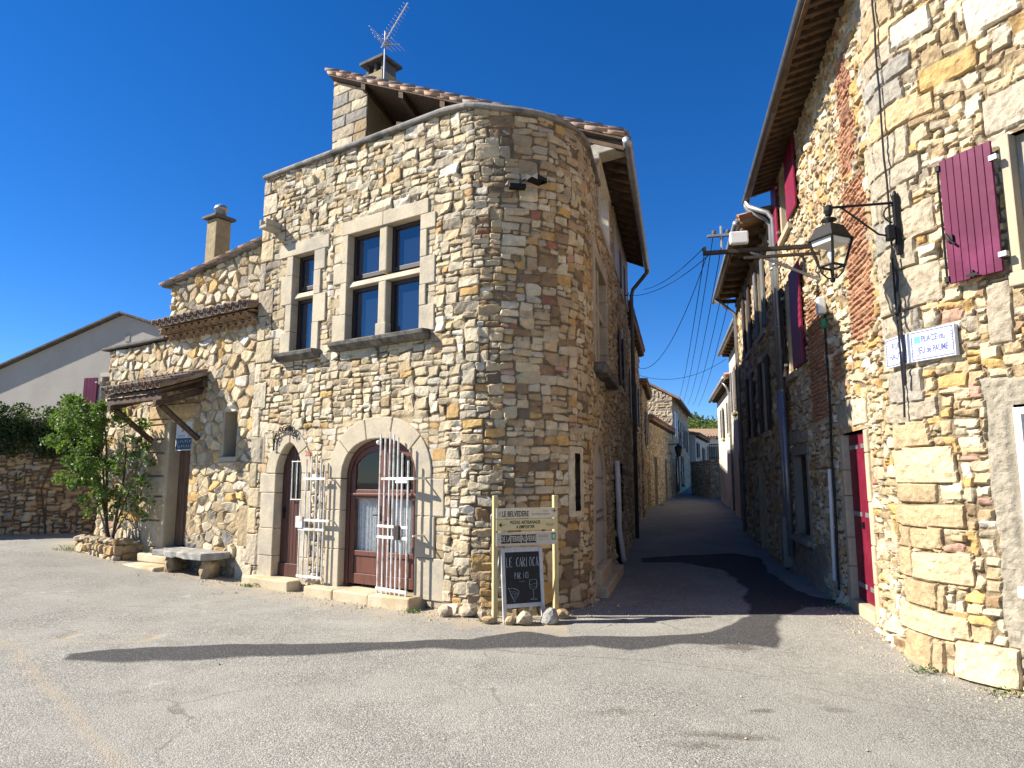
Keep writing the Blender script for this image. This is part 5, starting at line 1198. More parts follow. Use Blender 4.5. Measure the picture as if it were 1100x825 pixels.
for v, p, q, mt in ((1.2, 3.9, 5.3, 'white_paint'), (4.0, 3.6, 5.0, 'grey_shutter'), (7.2, 3.6, 5.0, 'grey_shutter'), (1.5, 1.0, 2.9, 'wood_old'), (5.0, 1.2, 3.0, 'wood_old'), (9.5, 3.4, 4.8, 'grey_shutter')):
    m = MB(); m.box(f4, v, v+.8, -.05, .045, p, q); wn = part('window', m, M['pane_black'], t)
    m = MB(); m.box(f4, v-.42, v-.02, .02, .07, p, q); part('shutter', m, M[mt], wn); m = MB(); m.box(f4, v+.82, v+1.22, .02, .07, p, q); part('shutter', m, M[mt], wn)
a5, b5 = (12.45, 47.9), (15.3, 55.2); f5 = Fr(a5, (b5[0]-a5[0], b5[1]-a5[1]), (b5[1]-a5[1], -(b5[0]-a5[0])))
alley_house('terraced_house', 'small white rendered house with climbing plants at the alley bend', f5, 0, 7.7, .35, 4.7, M['white_render'], 5, None, .8, 67, openings=[('window', 1.0, 1.7, 3.2, 4.2, 'dark_shutter'), ('door', 2.6, 3.5, 1.1, 3.0, 'wood_old'), ('window', 4.6, 5.3, 3.0, 4.0, 'dark_shutter')], over=.3, rise=1.0)
# white house facing down the alley at the bend
f6 = Fr((15.2, 62.5), (1, -.12), (-.12, -1))
t6 = alley_house('bend_house', 'white house closing the view at the alley bend, under pink roof tiles', f6, -.6, 6.0, 0, 5.4, M['white_render'], 7, None, 1.0, 69, openings=[('window', .5, 1.1, 3.4, 4.6, 'grey_shutter'), ('window', 2.6, 3.2, 3.4, 4.6, 'grey_shutter'), ('window', 1.5, 2.1, 1.9, 2.9, 'grey_shutter'), ('window', 4.2, 4.8, 3.4, 4.6, 'grey_shutter')], over=.4, rise=1.0, roofmat='tile_pink')
f7 = Fr((16.0, 72), (1, 0), (0, -1))
alley_house('bend_house', 'cream house with pale roof rising behind the white bend house', f7, 1.5, 8.5, 0, 6.1, M['pale_render'], 7, None, 1.0, 70, openings=[('window', 3, 3.8, 4.6, 5.6, 'grey_shutter')], over=.3, rise=1.3, roofmat='tile_pink')
# right side of the alley
alley_house('terraced_house', 'rubble house with dark shutters next to the downpipes, right side of the alley', RW, 5.0, 11.0, .12, 6.75, M['rub_right'], 6, dict(cream=3, tan=4, grey=2, pale=2, ochre=1.2, brown=.6), 0, 71, left=False,
            openings=[('window', 5.9, 6.6, 4.7, 6.2, 'grey_shutter'), ('window', 8.2, 8.9, 4.7, 6.2, 'dark_shutter'), ('window', 5.9, 6.6, 2.6, 4.1, 'dark_shutter'), ('window', 8.2, 8.9, 2.6, 4.1, 'dark_shutter'), ('door', 7.2, 8.0, .0, 2.1, 'wood_old')], over=.55, rise=1.6, front=10.6)
alley_house('terraced_house', 'pale rendered house with bright downpipe, further up on the right', RW, 11.05, 17.0, -.18, 6.2, M['white_render'], 6, None, 0, 73, left=False, openings=[('window', 12.6, 13.3, 3.9, 5.3, 'burgundy'), ('window', 15, 15.7, 3.9, 5.3, 'grey_shutter'), ('door', 14, 14.9, .3, 2.3, 'wood_old')], over=.27, rise=1.6, front=11.5)
alley_house('terraced_house', 'white house with curved tiled eave, farthest on the right of the alley', RW, 17.05, 24.6, -.30, 5.3, M['white_render'], 6, None, .2, 75, left=False, openings=[('window', 18.4, 19.0, 3.4, 4.6, 'grey_shutter'), ('window', 21.4, 22.0, 3.4, 4.6, 'grey_shutter')], over=.27, rise=1.4, front=17.6)
# garden wall with railing crossing behind the right row
gwf = Fr((9.85, 34.2), (1, -.02), (-.02, -1))
t = thing('garden_wall', 'stone garden wall with iron railing jutting into the alley on the right', 'wall', (10.2, 34.3, .7))
gp = Path(line(gwf.P(0, -4, 0)[:2], gwf.P(0, 0, 0)[:2], 8)[:-1]+line(gwf.P(0, 0, 0)[:2], gwf.P(2.4, 0, 0)[:2], 12))
build_wall('wall', t, gp, spaced(0, gp.L[-1], .05), spaced(.4, 2.6, .05), M['rub_low'], dict(cream=3, tan=3, pale=3, grey=2), seed=81, thick=(.02, .05))
b = MB(); b.box(gwf, .05, 2.4, -4, -.06, .4, 2.58); part('core', b, M['pale_render'], t)
b = MB()
b.box(gwf, 0, 2.4, -.1, -.06, 3.35, 3.39).box(gwf, 0, 2.4, -.1, -.06, 2.68, 2.72)
for u in np.arange(0, 2.4, .11): b.box(gwf, u, u+.022, -.092, -.068, 2.56, 3.4)
part('railing', b, M['iron'], t)

# ================================================================== LEFT: grey house, garden wall
gh = Fr((-10.35, 18.0), (-.972, .235), (-.235, -.972))
t = thing('grey_house', 'plain grey rendered house with shallow gable and purple shutter at far left', 'house', (-12, 18.4, .4))
b = MB(); sl4 = .335
u_r, u_l = -2.2, 9.5; zr4 = lambda u: 6.02-(abs(u-.15))*sl4
pr = [(u_r, .2), (u_r, zr4(u_r)), (.15, 6.02), (u_l, zr4(u_l)), (u_l, .2)]
# opening left for the shuttered window
b.extr(gh, [(u_r, .2), (u_r, zr4(u_r)), (.05, zr4(.05)), (.05, .2)], -9, 0)
b.extr(gh, [(.64, .2), (.64, zr4(.64)), (u_l, zr4(u_l)), (u_l, .2)], -9, 0)
b.extr(gh, [(.05, 4.34), (.05, zr4(.05)), (.15, 6.02), (.64, zr4(.64)), (.64, 4.34)], -9, 0); b.extr(gh, [(.05, .2), (.05, 3.36), (.64, 3.36), (.64, .2)], -9, 0); b.box(gh, .05, .64, -9, -.4, 3.36, 4.34)
part('wall', b, M['greyhouse'], t)
b = MB()
for (ua, ub) in ((u_r-.35, .15), (.15, u_l+.3)):
    zA, zB = zr4(ua), zr4(ub); A = [gh.P(ua, .16, zA+.02), gh.P(ub, .16, zB+.02), gh.P(ub, -9.2, zB+.02), gh.P(ua, -9.2, zA+.02)]; b.hexa(A, [(x, y, z+.05) for x, y, z in A])
rf = part('roof', b, M['brick_dark'], t)
m = MB(); m.box(gh, .05, .64, -.32, -.28, 3.36, 4.34); wn = part('window', m, M['pane_black'], t)
m = MB(); m.box(gh, .05, .11, -.28, -.2, 3.36, 4.34).box(gh, .58, .64, -.28, -.2, 3.36, 4.34).box(gh, .32, .37, -.28, -.2, 3.36, 4.34); part('frame', m, M['wood_brown'], wn)
m = MB(); m.box(gh, -.02, .71, -.2, .05, 3.28, 3.355).box(gh, -.02, .048, -.1, .02, 3.36, 4.42).box(gh, .642, .71, -.1, .02, 3.36, 4.42).box(gh, -.02, .71, -.1, .025, 4.345, 4.45); part('surround', m, M['white_render'], wn)
shutter(wn, gh, .74, 1.17, 3.40, 4.32, .05, 'purple', 4, hinge=.75, label='open purple shutter')
m = MB(); m.box(gh, -.12, .02, .003, .012, 5.28, 5.5); part('vent', m, M['dressed_grey'], t)
bw = Fr((-8.3, 17.0), (-.93, -.37), (.37, -.93)) 
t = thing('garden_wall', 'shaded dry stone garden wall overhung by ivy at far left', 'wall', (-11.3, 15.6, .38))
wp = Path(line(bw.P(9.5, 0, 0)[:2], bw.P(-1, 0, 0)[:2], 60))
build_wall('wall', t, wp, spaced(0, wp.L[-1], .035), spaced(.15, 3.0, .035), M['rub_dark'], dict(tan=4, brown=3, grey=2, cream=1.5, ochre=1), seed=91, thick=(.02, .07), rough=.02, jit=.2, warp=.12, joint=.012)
b = MB(); b.box(bw, -1, 9.5, -.5, -.04, .1, 3.02); part('core', b, M['rock'], t)

# ================================================================== HILL, WOOD AND TREE BEYOND
hx = np.linspace(-60, 170, 60); hy = np.linspace(95, 330, 50); HX, HY = np.meshgrid(hx, hy, indexing='ij')
HZ = 1.0+21*np.exp(-((HX-32)/62)**2)*smst(95, 230, HY)+fbm(HX*.05, HY*.05, 5, 3)*5
b = MB(); ii = np.arange(HX.size).reshape(HX.shape)
b.v = [tuple(p) for p in np.stack([HX, HY, HZ], -1).reshape(-1, 3).tolist()]; b.f = [(int(ii[i, j]), int(ii[i+1, j]), int(ii[i+1, j+1]), int(ii[i, j+1])) for i in range(59) for j in range(49)]
M['hill'] = surf('hill_scrub', (.05, .07, .03), (.085, .095, .045), .4, .95, .3, .1)
kind(part('hill', b, M['hill'], None, smooth=True), 'structure')
def leaf(mb, p, size, up=None, asp=.6):
    n = Vector((random.gauss(0, 1), random.gauss(0, 1), random.gauss(.5, 1))).normalized()
    a = n.orthogonal().normalized(); a.rotate(Matrix.Rotation(random.uniform(0, 6.28), 3, n)); c = n.cross(a)
    s_ = size*random.uniform(.6, 1.25); p = Vector(p); k = n*s_*.18
    mb.add([p-a*s_*.5, p+c*s_*asp*.5+k, p+a*s_*.5, p-c*s_*asp*.5+k], [(0, 1, 2), (0, 2, 3)])
def clump(mb, c, r, n, size, sc=(1, 1, 1)):
    for _ in range(n):
        d = Vector((random.gauss(0, 1), random.gauss(0, 1), random.gauss(0, 1))).normalized()*r*random.random()**.4
        leaf(mb, (c[0]+d.x*sc[0], c[1]+d.y*sc[1], c[2]+d.z*sc[2]), size)
b = MB()
for k in range(330):
    x, y = random.uniform(8, 95), random.uniform(150, 262)
    z = 1.0+21*math.exp(-((x-32)/62)**2)*float(smst(95, 230, y)); r = random.uniform(1.8, 3.4)
    clump(b, (x, y, z+r*.6), r, 46, 1.0, (1, 1, .8))
kind(part('wood', b, leaf_mat('wood_leaves', (.035, .06, .018), (.06, .085, .025), (.075, .10, .03)), None), 'stuff')
def tree(name, label, c, h, r, nl, size, mat, group=None):
    t = thing(name, label, 'tree', c, group)
    b = MB(); b.tube([c, (c[0]+.1, c[1], c[2]+h*.3), (c[0], c[1]+.1, c[2]+h*.55)], [r*.09, r*.07, r*.045], 8)
    for k in range(6):
        a = k*1.05; b.tube([(c[0], c[1], c[2]+h*(.3+.03*k)), (c[0]+math.cos(a)*r*.35, c[1]+math.sin(a)*r*.35, c[2]+h*.55), (c[0]+math.cos(a)*r*.7, c[1]+math.sin(a)*r*.7, c[2]+h*.7)], [r*.04, r*.03, r*.012], 6)
    part('trunk', b, M['bark'], t)
    b = MB()
    for k in range(26):
        a = random.uniform(0, 6.28); q = random.random()**.5*r*.8; clump(b, (c[0]+math.cos(a)*q, c[1]+math.sin(a)*q, c[2]+h*(.45+.45*random.random()*(1-.4*q/r))), r*.34, nl//26, size)
    part('crown', b, mat, t); return t
tree('broad_tree', 'sunlit yellow green tree rising behind the roofs at the alley end', (29.5, 108, 2.0), 11.0, 4.6, 2600, .55, M['tree_far'])
tree('broad_tree', 'smaller yellow green tree behind the roofs, right of the sunlit one', (34.5, 112, 2.0), 10.0, 4.2, 2200, .55, M['tree_far'])

# ================================================================== PLANTING ON THE LEFT: planter, shrub, ivy, bench, steps
pl = thing('stone_planter', 'low rubble stone planter at the foot of the left wing', 'planter', LF.P(7.5, .25, .2))
LG = lambda u, o: gzs(*LF.P(u, o, 0)[:2])
ppth = Path(line(LF.P(8.35, .0, 0)[:2], LF.P(8.35, .42, 0)[:2], 6)[:-1]+line(LF.P(8.35, .42, 0)[:2], LF.P(8.2, .52, 0)[:2], 4)[:-1]+line(LF.P(8.2, .52, 0)[:2], LF.P(6.9, .50, 0)[:2], 12)[:-1]+line(LF.P(6.9, .50, 0)[:2], LF.P(6.84, .0, 0)[:2], 6))
build_wall('wall', pl, ppth, spaced(0, ppth.L[-1], .018), spaced(.0, .60, .018), M['rub_low'], dict(cream=4, tan=4, ochre=2, pale=2, gold=1), seed=97, thick=(.02, .06), mw=.12, Mw=.4, mh=.1, Mh=.26, tilt=.3, rough=.02, joint=.01, ztop=lambda s_: .52+.05*np.sin(s_*7))
b = MB(); b.box(LF, 6.9, 8.3, .0, .46, .1, .48); part('soil', b, M['bark'], pl)
for k in range(9):
    u = 6.9+k*.17; b = MB(); b.rock(LF.P(u+random.uniform(-.03, .03), .44 if k else .35, .53), random.uniform(.09, .13), 300+k, 2, (1, 1, .6)); part('cap_stone', b, M['rock' if k % 3 else 'rock_ochre'], pl)
# shrub
sh = thing('shrub', 'leafy green shrub with bare stems climbing out of the stone planter', 'shrub', LF.P(7.45, .28, .45))
stems = []
def stem_pts(u0, o0, u1, o1, z1, bend):
    return [LF.P(u0+(u1-u0)*q+bend*math.sin(q*3.1), o0+(o1-o0)*q**1.3+.05*math.sin(q*5+u1), .45+(z1-.45)*q) for q in np.linspace(0, 1, 9)]
b = MB()
for u1, o1, z1, bd, r in ((7.0, .5, 2.6, -.12, .028), (7.35, .7, 2.9, .1, .034), (7.8, .55, 2.7, .15, .03), (8.2, .6, 2.5, .12, .026), (6.7, .35, 2.2, -.1, .02), (7.6, .9, 2.4, 0, .022), (6.5, .3, 1.6, -.08, .016), (8.6, .6, 2.3, .1, .02)):
    p = stem_pts(7.45+random.uniform(-.12, .12), .28, u1, o1, z1, bd); stems.append(p); b.tube(p, [r*(1-.75*i/8) for i in range(9)], 6)
part('stem', b, M['bark'], sh, smooth=True)
b = MB()
for (u, o, z, r, n) in ((7.9, .75, 2.75, .42, 420), (8.4, .7, 2.68, .42, 420), (8.9, .65, 2.55, .34, 300), (9.2, .6, 2.72, .22, 120), (8.1, .8, 2.3, .42, 420), (7.5, .9, 2.45, .40, 380), (7.2, .7, 2.72, .32, 240), (7.4, .8, 2.0, .38, 380), (7.9, .8, 1.8, .36, 340), (7.6, .7, 1.5, .30, 220), (7.2, .6, 1.6, .3, 180), (8.5, .6, 2.1, .28, 180), (6.8, .4, 2.5, .26, 110), (6.55, .3, 2.0, .25, 80), (6.75, .35, 1.5, .25, 80), (6.5, .3, 1.1, .22, 60), (7.3, .5, 1.15, .25, 110), (6.9, .45, 1.9, .25, 90), (7.7, .5, 1.1, .22, 80), (8.05, .85, 2.95, .25, 110), (7.65, .75, 2.98, .22, 90), (8.7, .7, 2.92, .2, 60)):
    for _ in range(6):
        d = Vector((random.gauss(0, 1), random.gauss(0, 1), random.gauss(0, 1))).normalized()*r*.8
        c = Vector(LF.P(u, o, z))+d; clump(b, c, r*.42, int(n/5.2), .085, (1, 1, .75))
for p in stems:
    for q in p[3:]:
        for _ in range(10): leaf(b, (q[0]+random.gauss(0, .08), q[1]+random.gauss(0, .08), q[2]+random.gauss(0, .08)), .075)
part('crown', b, M['leaf'], sh)
# ivy over the garden wall
iv = thing('ivy', 'dark ivy hanging in a thick mat over the garden wall', 'ivy', bw.P(4, 0, 2.8))
b = MB()
for k in range(620):
    u = random.uniform(-.9, 9.4); hang = .25+1.0*abs(float(vn(np.array(u*.9), np.array(3.), 3)))+.25*random.random(); f = random.random()
    z = 3.28+.18*float(vn(np.array(u*1.6), np.array(9.), 4))-hang*f**.8*1.15; o = .13+.2*random.random()*(1-f*.4) if z < 3.05 else random.uniform(-.5, .3)
    clump(b, bw.P(u, o, z), random.uniform(.13, .24), 40, .085)
for k in range(26):
    u = random.uniform(0, 9); z = random.uniform(1.5, 2.3)
    for q in range(14): leaf(b, bw.P(u+random.gauss(0, .12), .06, z+random.gauss(0, .12)), .08)
part('foliage', b, M['ivy'], iv)
b = MB()
for k in range(8):
    u = .4+k*1.1; b.tube([bw.P(u, .04, .5), bw.P(u+.15, .05, 1.4), bw.P(u-.1, .06, 2.3), bw.P(u+.1, .03, 3.1)], [.02, .017, .013, .008], 5)
part('stem', b, M['bark'], iv)
# stone bench
bn = thing('stone_bench', 'rough stone bench with thick grey slab against the left wing', 'bench', LF.P(4.95, .27, .06))
b = MB(); vs = []; n = 12
top = []
for (u, o) in [(4.22+1.42*i/n, .06) for i in range(n+1)]+[(5.64, .2), (5.63, .4)]+[(5.62-1.38*i/n, .56) for i in range(n+1)]+[(4.22, .4), (4.20, .2)]: top.append((u+random.uniform(-.012, .012), o+random.uniform(-.012, .012)))
pu = [LF.P(u, o, 0)[:2] for u, o in top]; b.prism(pu, [.375+random.uniform(-.012, .012) for _ in pu], [.475+random.uniform(-.006, .006) for _ in pu]); part('seat_slab', b, M['slab'], bn, bevel=.012)
for u in (4.42, 5.38):
    b = MB(); b.rock(LF.P(u, .30, .19), .24, int(u*100), 3, (.55, .95, .95), .5); part('leg', b, M['rock_ochre'], bn)
# steps
stp = thing('entrance_steps', 'two worn stone steps below the plank door beside the bench', 'steps', LF.P(6.0, .3, .1))
b = MB(); b.box(LF, 5.45, 6.72, -.1, .62, .0, .20, jit=.015); part('step', b, M['step'], stp, bevel=.025)
b = MB(); b.box(LF, 5.5, 6.55, -.1, .30, .202, .34, jit=.012); part('step', b, M['step'], stp, bevel=.025)
# notice board over the plank door
nb = thing('notice_board', 'white and dark blue notice board hung over the plank door under the canopy', 'sign', LF.P(5.88, .0, 2.15))
NF = LF.sub(5.52, -.06)
b = MB(); b.box(NF, 0, .66, 0, .012, 2.12, 2.68); part('panel', b, M['sale_white'], nb)
b = MB(); b.box(NF, .02, .64, .0125, .016, 2.14, 2.34); part('blue_field', b, M['sale_blue'], nb)
b = MB()
b.tube([NF.P(.36, .016, 2.66), NF.P(.40, .016, 2.60), NF.P(.43, .016, 2.53), NF.P(.41, .016, 2.50), NF.P(.46, .016, 2.45)], .012, 4, flat=.2).tube([NF.P(.32, .016, 2.55), NF.P(.31, .016, 2.49)], .01, 4).tube([NF.P(.24, .016, 2.53), NF.P(.21, .016, 2.5), NF.P(.25, .016, 2.48)], .006, 4)
for k in range(9):
    if k != 4: b.tube([NF.P(.56-k*.055, .015, 2.40), NF.P(.57-k*.055-.01*(k % 3), .015, 2.365), NF.P(.54-k*.055, .015, 2.366)], .004, 4)
part('drawing', b, M['black_ink'], nb)
b = MB()
for zz, n0 in ((2.285, 7), (2.20, 6)):
    for k in range(n0): x = .57-k*.07-(.04 if n0 == 6 else 0); b.tube([NF.P(x, .018, zz+.02), NF.P(x-.005, .018, zz-.02), NF.P(x-.03, .018, zz-.018+.03*(k % 2))], .004, 4)
part('lettering', b, M['sale_white'], nb)

# ================================================================== SIGN STAND, CHALKBOARD AND STONES AT THE ROUNDED CORNER
SG = Fr((-.20, 8.10), (.92, .39), (.39, -.92))
ss = thing('sign_stand', 'wooden two post stand with three direction panels at the rounded corner', 'sign', SG.P(.39, 0, 0))
for u, nm in ((-.025, 0), (.755, 1)):
    b = MB(); b.box(SG, u, u+.055, -.03, .03, -.1, 1.42); part('post', b, M['post_wood'], ss, bevel=.006)
for (z0_, z1_, mt) in ((1.155, 1.275, 'sign_cream'), (1.02, 1.148, 'sign_yellow'), (.845, .995, 'sign_grey')):
    b = MB(); b.box(SG, .0, .785, .031, .045, z0_, z1_); pn = part('panel', b, M[mt], ss, bevel=.002)
    b = MB(); oo = .0462; g = []
    if mt == 'sign_cream':
        b.text('LE BELVEDERE', .088, SG, .07, oo, 1.205, udir=1, ex=.0006, align='LEFT', sx=.62)
        b.tube([SG.P(.02, oo, 1.18), SG.P(.06, oo, 1.235)], .004, 4, flat=.3).tube([SG.P(.06, oo, 1.18), SG.P(.02, oo, 1.235)], .004, 4, flat=.3)
        b.tube([SG.P(.715, oo, 1.24), SG.P(.765, oo, 1.24)], .009, 4, flat=.3).tube([SG.P(.742, oo, 1.262), SG.P(.768, oo, 1.24), SG.P(.742, oo, 1.218)], .009, 4, flat=.3)
        for k in range(14): b.tube([SG.P(.46+k*.017, oo, 1.192), SG.P(.462+k*.017, oo, 1.21), SG.P(.47+k*.017, oo, 1.195+.01*(k % 2))], .0025, 4, flat=.4)
        for k in range(5): b.tube([SG.P(.60+k*.016, oo, 1.228), SG.P(.604+k*.016, oo, 1.244)], .0025, 4, flat=.4)
    elif mt == 'sign_yellow':
        b.text('PIZZAS ARTISANALES', .052, SG, .37, oo, 1.108, udir=1, ex=.0006, sx=.78); b.text('A EMPORTER', .050, SG, .37, oo, 1.055, udir=1, ex=.0006, sx=.8)
        b.tube([SG.P(.11, oo, 1.083), SG.P(.05, oo, 1.083)], .009, 4, flat=.3); b.extr(SG, [(.03, 1.083), (.065, 1.108), (.065, 1.058)], oo-.001, oo+.001)
        b.tube([SG.P(.64+.1*q/12, oo, 1.075+.02*math.sin(q*1.9)) for q in range(13)], .0025, 4, flat=.4); b.tube([SG.P(.64, oo, 1.105), SG.P(.66, oo, 1.07)], .0025, 4, flat=.4)
    else:
        for wd, x0, x1 in (('DE LA', .06, .175), ('TERRE', .185, .31), ('AU', .32, .375), ('VERRE', .385, .51)):
            b.box(SG, x0, x1, .0455, .0468, .872, .967)
        b.tube([SG.P(.02, oo, .920), SG.P(.04, oo, .920)], .008, 4, flat=.3)
        for k in range(10): b.tube([SG.P(.535+k*.014, oo, .927), SG.P(.543+k*.014, oo, .962)], .0022, 4, flat=.4)
        for k in range(9): b.tube([SG.P(.53+k*.016, oo, .903), SG.P(.54+k*.016, oo, .907)], .0022, 4, flat=.4)
        w_ = MB()
        for wd, x0, x1 in (('DE LA', .06, .175), ('TERRE', .185, .31), ('AU', .32, .375), ('VERRE', .385, .51)): w_.text(wd, .088, SG, (x0+x1)/2, .0475, .919, udir=1, ex=.0006, sx=.52)
        part('lettering', w_, M['sign_grey'], pn)
        w_ = MB(); w_.box(SG, .71, .765, .0455, .0465, .897, .977); part('green_emblem', w_, M['green_ink'], pn); w_ = MB(); w_.box(SG, .722, .753, .0467, .0475, .912, .962); part('emblem_mark', w_, M['sign_grey'], pn)
    part('lettering', b, M['black_ink'], pn)
# A-board
CB = Fr((-.10, 8.00), (.93, .365), (.365, -.93)); LEAN = .10; CS = .915
class Lean(Fr):
    def P(s, u, o, z): return (s.p[0]+s.d[0]*u+s.n[0]*(o-LEAN*z), s.p[1]+s.d[1]*u+s.n[1]*(o-LEAN*z), z*CS)
CF = Lean(CB.p, CB.d, CB.n)
ab = thing('chalkboard_stand', 'black chalkboard stand announcing LE CARIOCA below the direction panels', 'chalkboard', CB.P(.26, 0, 0))
b = MB(); b.box(CF, .0, .045, -.015, .015, .0, .90).box(CF, .475, .52, -.015, .015, .03, .90).box(CF, .046, .474, -.014, .014, .845, .899).box(CF, .046, .474, -.014, .014, .175, .225); part('frame', b, M['slot_wood'], ab, bevel=.004)
b = MB(); b.box(CF, .046, .474, -.008, .006, .226, .844); bd = part('board', b, M['chalkboard'], ab)
b = MB()
bk = Fr(CB.P(0, -.42, 0)[:2], CB.d, CB.n)
for u in (.0, .475): b.hexa([bk.P(u, 0, 0), bk.P(u+.04, 0, 0), bk.P(u+.04, .03, 0), bk.P(u, .03, 0)], [CF.P(u, -.04, .86), CF.P(u+.04, -.04, .86), CF.P(u+.04, -.018, .86), CF.P(u, -.018, .86)])
b.box(bk, .04, .475, .06, .08, .3, .34)
part('rear_frame', b, M['slot_wood'], ab)
GL = {'L': [[(0, 1), (.05, 0), (.6, .03)]], 'E': [[(.6, 1), (0, .95), (.02, 0), (.62, .02)], [(.0, .52), (.45, .54)]], 'C': [[(.65, .85), (.45, 1), (.15, .8), (.0, .4), (.2, .03), (.6, .1)]], 'A': [[(0, 0), (.3, 1), (.62, 0)], [(.12, .36), (.52, .38)]],
      'R': [[(0, 0), (.03, 1), (.45, .92), (.5, .65), (.05, .5), (.6, 0)]], 'I': [[(.1, 0), (.12, 1)]], 'O': [[(.3, 1), (.02, .6), (.1, .08), (.4, .02), (.62, .45), (.5, .92), (.3, 1)]], 'P': [[(0, 0), (.03, 1), (.45, .92), (.5, .65), (.05, .5)]]}
def hand(b, s_, u, z, h, wd, r):
    for k, ch_ in enumerate(s_):
        if ch_ == ' ': continue
        for st_ in GL[ch_]: b.tube([CF.P(u+k*wd+x*wd*1.1, .0075, z+y*h) for x, y in st_], r, 5, flat=.25)
b = MB(); hand(b, 'LE CARIOCA', .062, .665, .115, .041, .009); hand(b, 'PAR ICI', .16, .52, .078, .027, .0062)
b.tube([CF.P(.215+.07*q/8, .0075, .485+.008*math.sin(q*1.5)) for q in range(9)], .003, 4, flat=.3)
part('chalk_lettering', b, M['chalk'], bd)
b = MB()
b.tube([CF.P(u, .0075, z) for u, z in ((.075, .41), (.15, .405), (.205, .375), (.20, .34), (.145, .245), (.075, .41))], .0055, 5, flat=.3)
b.tube([CF.P(u, .0075, z) for u, z in ((.095, .375), (.15, .37), (.185, .345))], .003, 5, flat=.3)
for u, z in ((.13, .345), (.155, .32), (.15, .29), (.175, .34)): b.tube([CF.P(u+.012*math.cos(q), .0075, z+.012*math.sin(q)) for q in np.linspace(0, 6.28, 8)], .0026, 4, flat=.3)
part('chalk_slice', b, M['chalk'], bd)
b = MB()
b.tube([CF.P(u, .0075, z) for u, z in ((.345, .50), (.335, .44), (.35, .395), (.385, .375), (.42, .395), (.435, .44), (.425, .50), (.345, .50))], 0.0048, 5, flat=.3)
b.tube([CF.P(.385, .0075, .375), CF.P(.385, .0075, .275)], 0.0048, 5, flat=.3).tube([CF.P(.345, .0075, .262), CF.P(.385, .0075, .278), CF.P(.43, .0075, .262), CF.P(.345, .0075, .262)], 0.0048, 5, flat=.3).tube([CF.P(.338, .0075, .45), CF.P(.37, .0075, .44), (CF.P(.40, .0075, .455)), CF.P(.433, .0075, .448)], .003, 5, flat=.3)
for k in range(4): b.tube([CF.P(.36+.018*k, .0075, .42), CF.P(.358+.02*k, .0075, .405)], .003, 4, flat=.3)
part('chalk_glass', b, M['chalk'], bd)
# loose stones
RK = [(-.78, 8.42, .10, 'large squared pale stone on the asphalt, leftmost of the heap by the sign stand', 'rock'), (-.52, 8.42, .115, 'broad pale stone beside the left post of the sign stand', 'rock'), (-.36, 8.36, .085, 'upright pale stone leaning at the left post of the sign stand', 'rock'),
      (-.27, 8.02, .07, 'small round stone at the foot of the chalkboard left leg', 'rock_ochre'), (-.02, 7.98, .075, 'small ochre stone just right of the chalkboard left leg', 'rock_ochre'), (.13, 7.96, .11, 'rounded cream stone in the middle under the chalkboard', 'rock'),
      (.43, 8.05, .13, 'slanted grey flat stone under the chalkboard right leg', 'slab'), (.60, 8.32, .09, 'brown stone between the chalkboard and the right post', 'rock_ochre')]
for k, (x, y, r, lb, mt) in enumerate(RK):
    b = MB(); z0_ = gzs(x, y); b.rock((x, y, z0_+r*.5), r, 500+k*7, 2, (1.05, .9, .85) if k != 2 else (.75, .8, 1.2)); o = part('loose_stone', b, M[mt], None, loc=(x, y, z0_)); tag(o, lb, 'stone', 'loose stones at the rounded corner')

# ================================================================== STREET LANTERN, NAME PLAQUES, CABLES ON THE RIGHT HOUSE
sm = RA+.52; x, y, nx, ny = rp.at(np.array([sm])); LM = Fr((x[0], y[0]), (RW.d[0], RW.d[1]), RW.n)
sl_ = thing('street_lantern', 'black iron wall lantern on a long bracket at the rounded corner of the right house', 'street lamp', LM.P(0, .1, 4.1))
b = MB(); b.box(LM, -.026, .026, .05, .10, 3.80, 4.40); b.tube([LM.P(0, .08, 4.40), LM.P(0, .08, 4.46)], [.03, .012], 8); arm = part('wall_bracket', b, M['iron'], sl_, bevel=.006)
AT = .70
b = MB(); b.tube([LM.P(0, .1, 4.335), LM.P(0, AT, 4.335)], .014, 8).lathe(LM.P(0, AT, 4.30), [(0, -.05), (.03, -.045), (.045, 0), (.04, .05), (0, .07)], 10); part('arm', b, M['iron'], sl_)
b = MB(); b.tube([LM.P(0, .1, 3.98), LM.P(0, .25, 4.02), LM.P(0, .42, 4.18), LM.P(0, .58, 4.33)], .010, 6); b.tube([LM.P(0, .10+.09*math.cos(q), 4.22+.09*math.sin(q)) for q in np.linspace(-1.4, 4.2, 14)], .008, 5); part('stay', b, M['iron'], sl_)
b = MB(); b.box(LM, -.045, .045, .11, .18, 3.95, 4.10); part('junction_box', b, M['iron'], sl_, bevel=.01)
lc = Vector(LM.P(0, AT, 0)); W2 = Fr((lc.x, lc.y), (LM.d[0]*.8+LM.n[0]*.6, LM.d[1]*.8+LM.n[1]*.6), (LM.n[0]*.8-LM.d[0]*.6, LM.n[1]*.8-LM.d[1]*.6))
zt_ = 4.26
b = MB(); b.lathe((lc.x, lc.y, zt_), [(.02, 0), (.02, -.03), (.07, -.045), (.078, -.06), (.03, -.08), (.05, -.10), (.05, -.12)], 14); part('cap', b, M['iron'], sl_, smooth=True)
def sq(h, z): return [W2.P(-h, -h, z), W2.P(h, -h, z), W2.P(h, h, z), W2.P(-h, h, z)]
b = MB(); b.hexa(sq(.142, zt_-.25), sq(.092, zt_-.12)); b.hexa(sq(.155, zt_-.268), sq(.155, zt_-.251)); part('hood', b, M['iron'], sl_, bevel=.004)
b = MB(); zb_ = zt_-.54
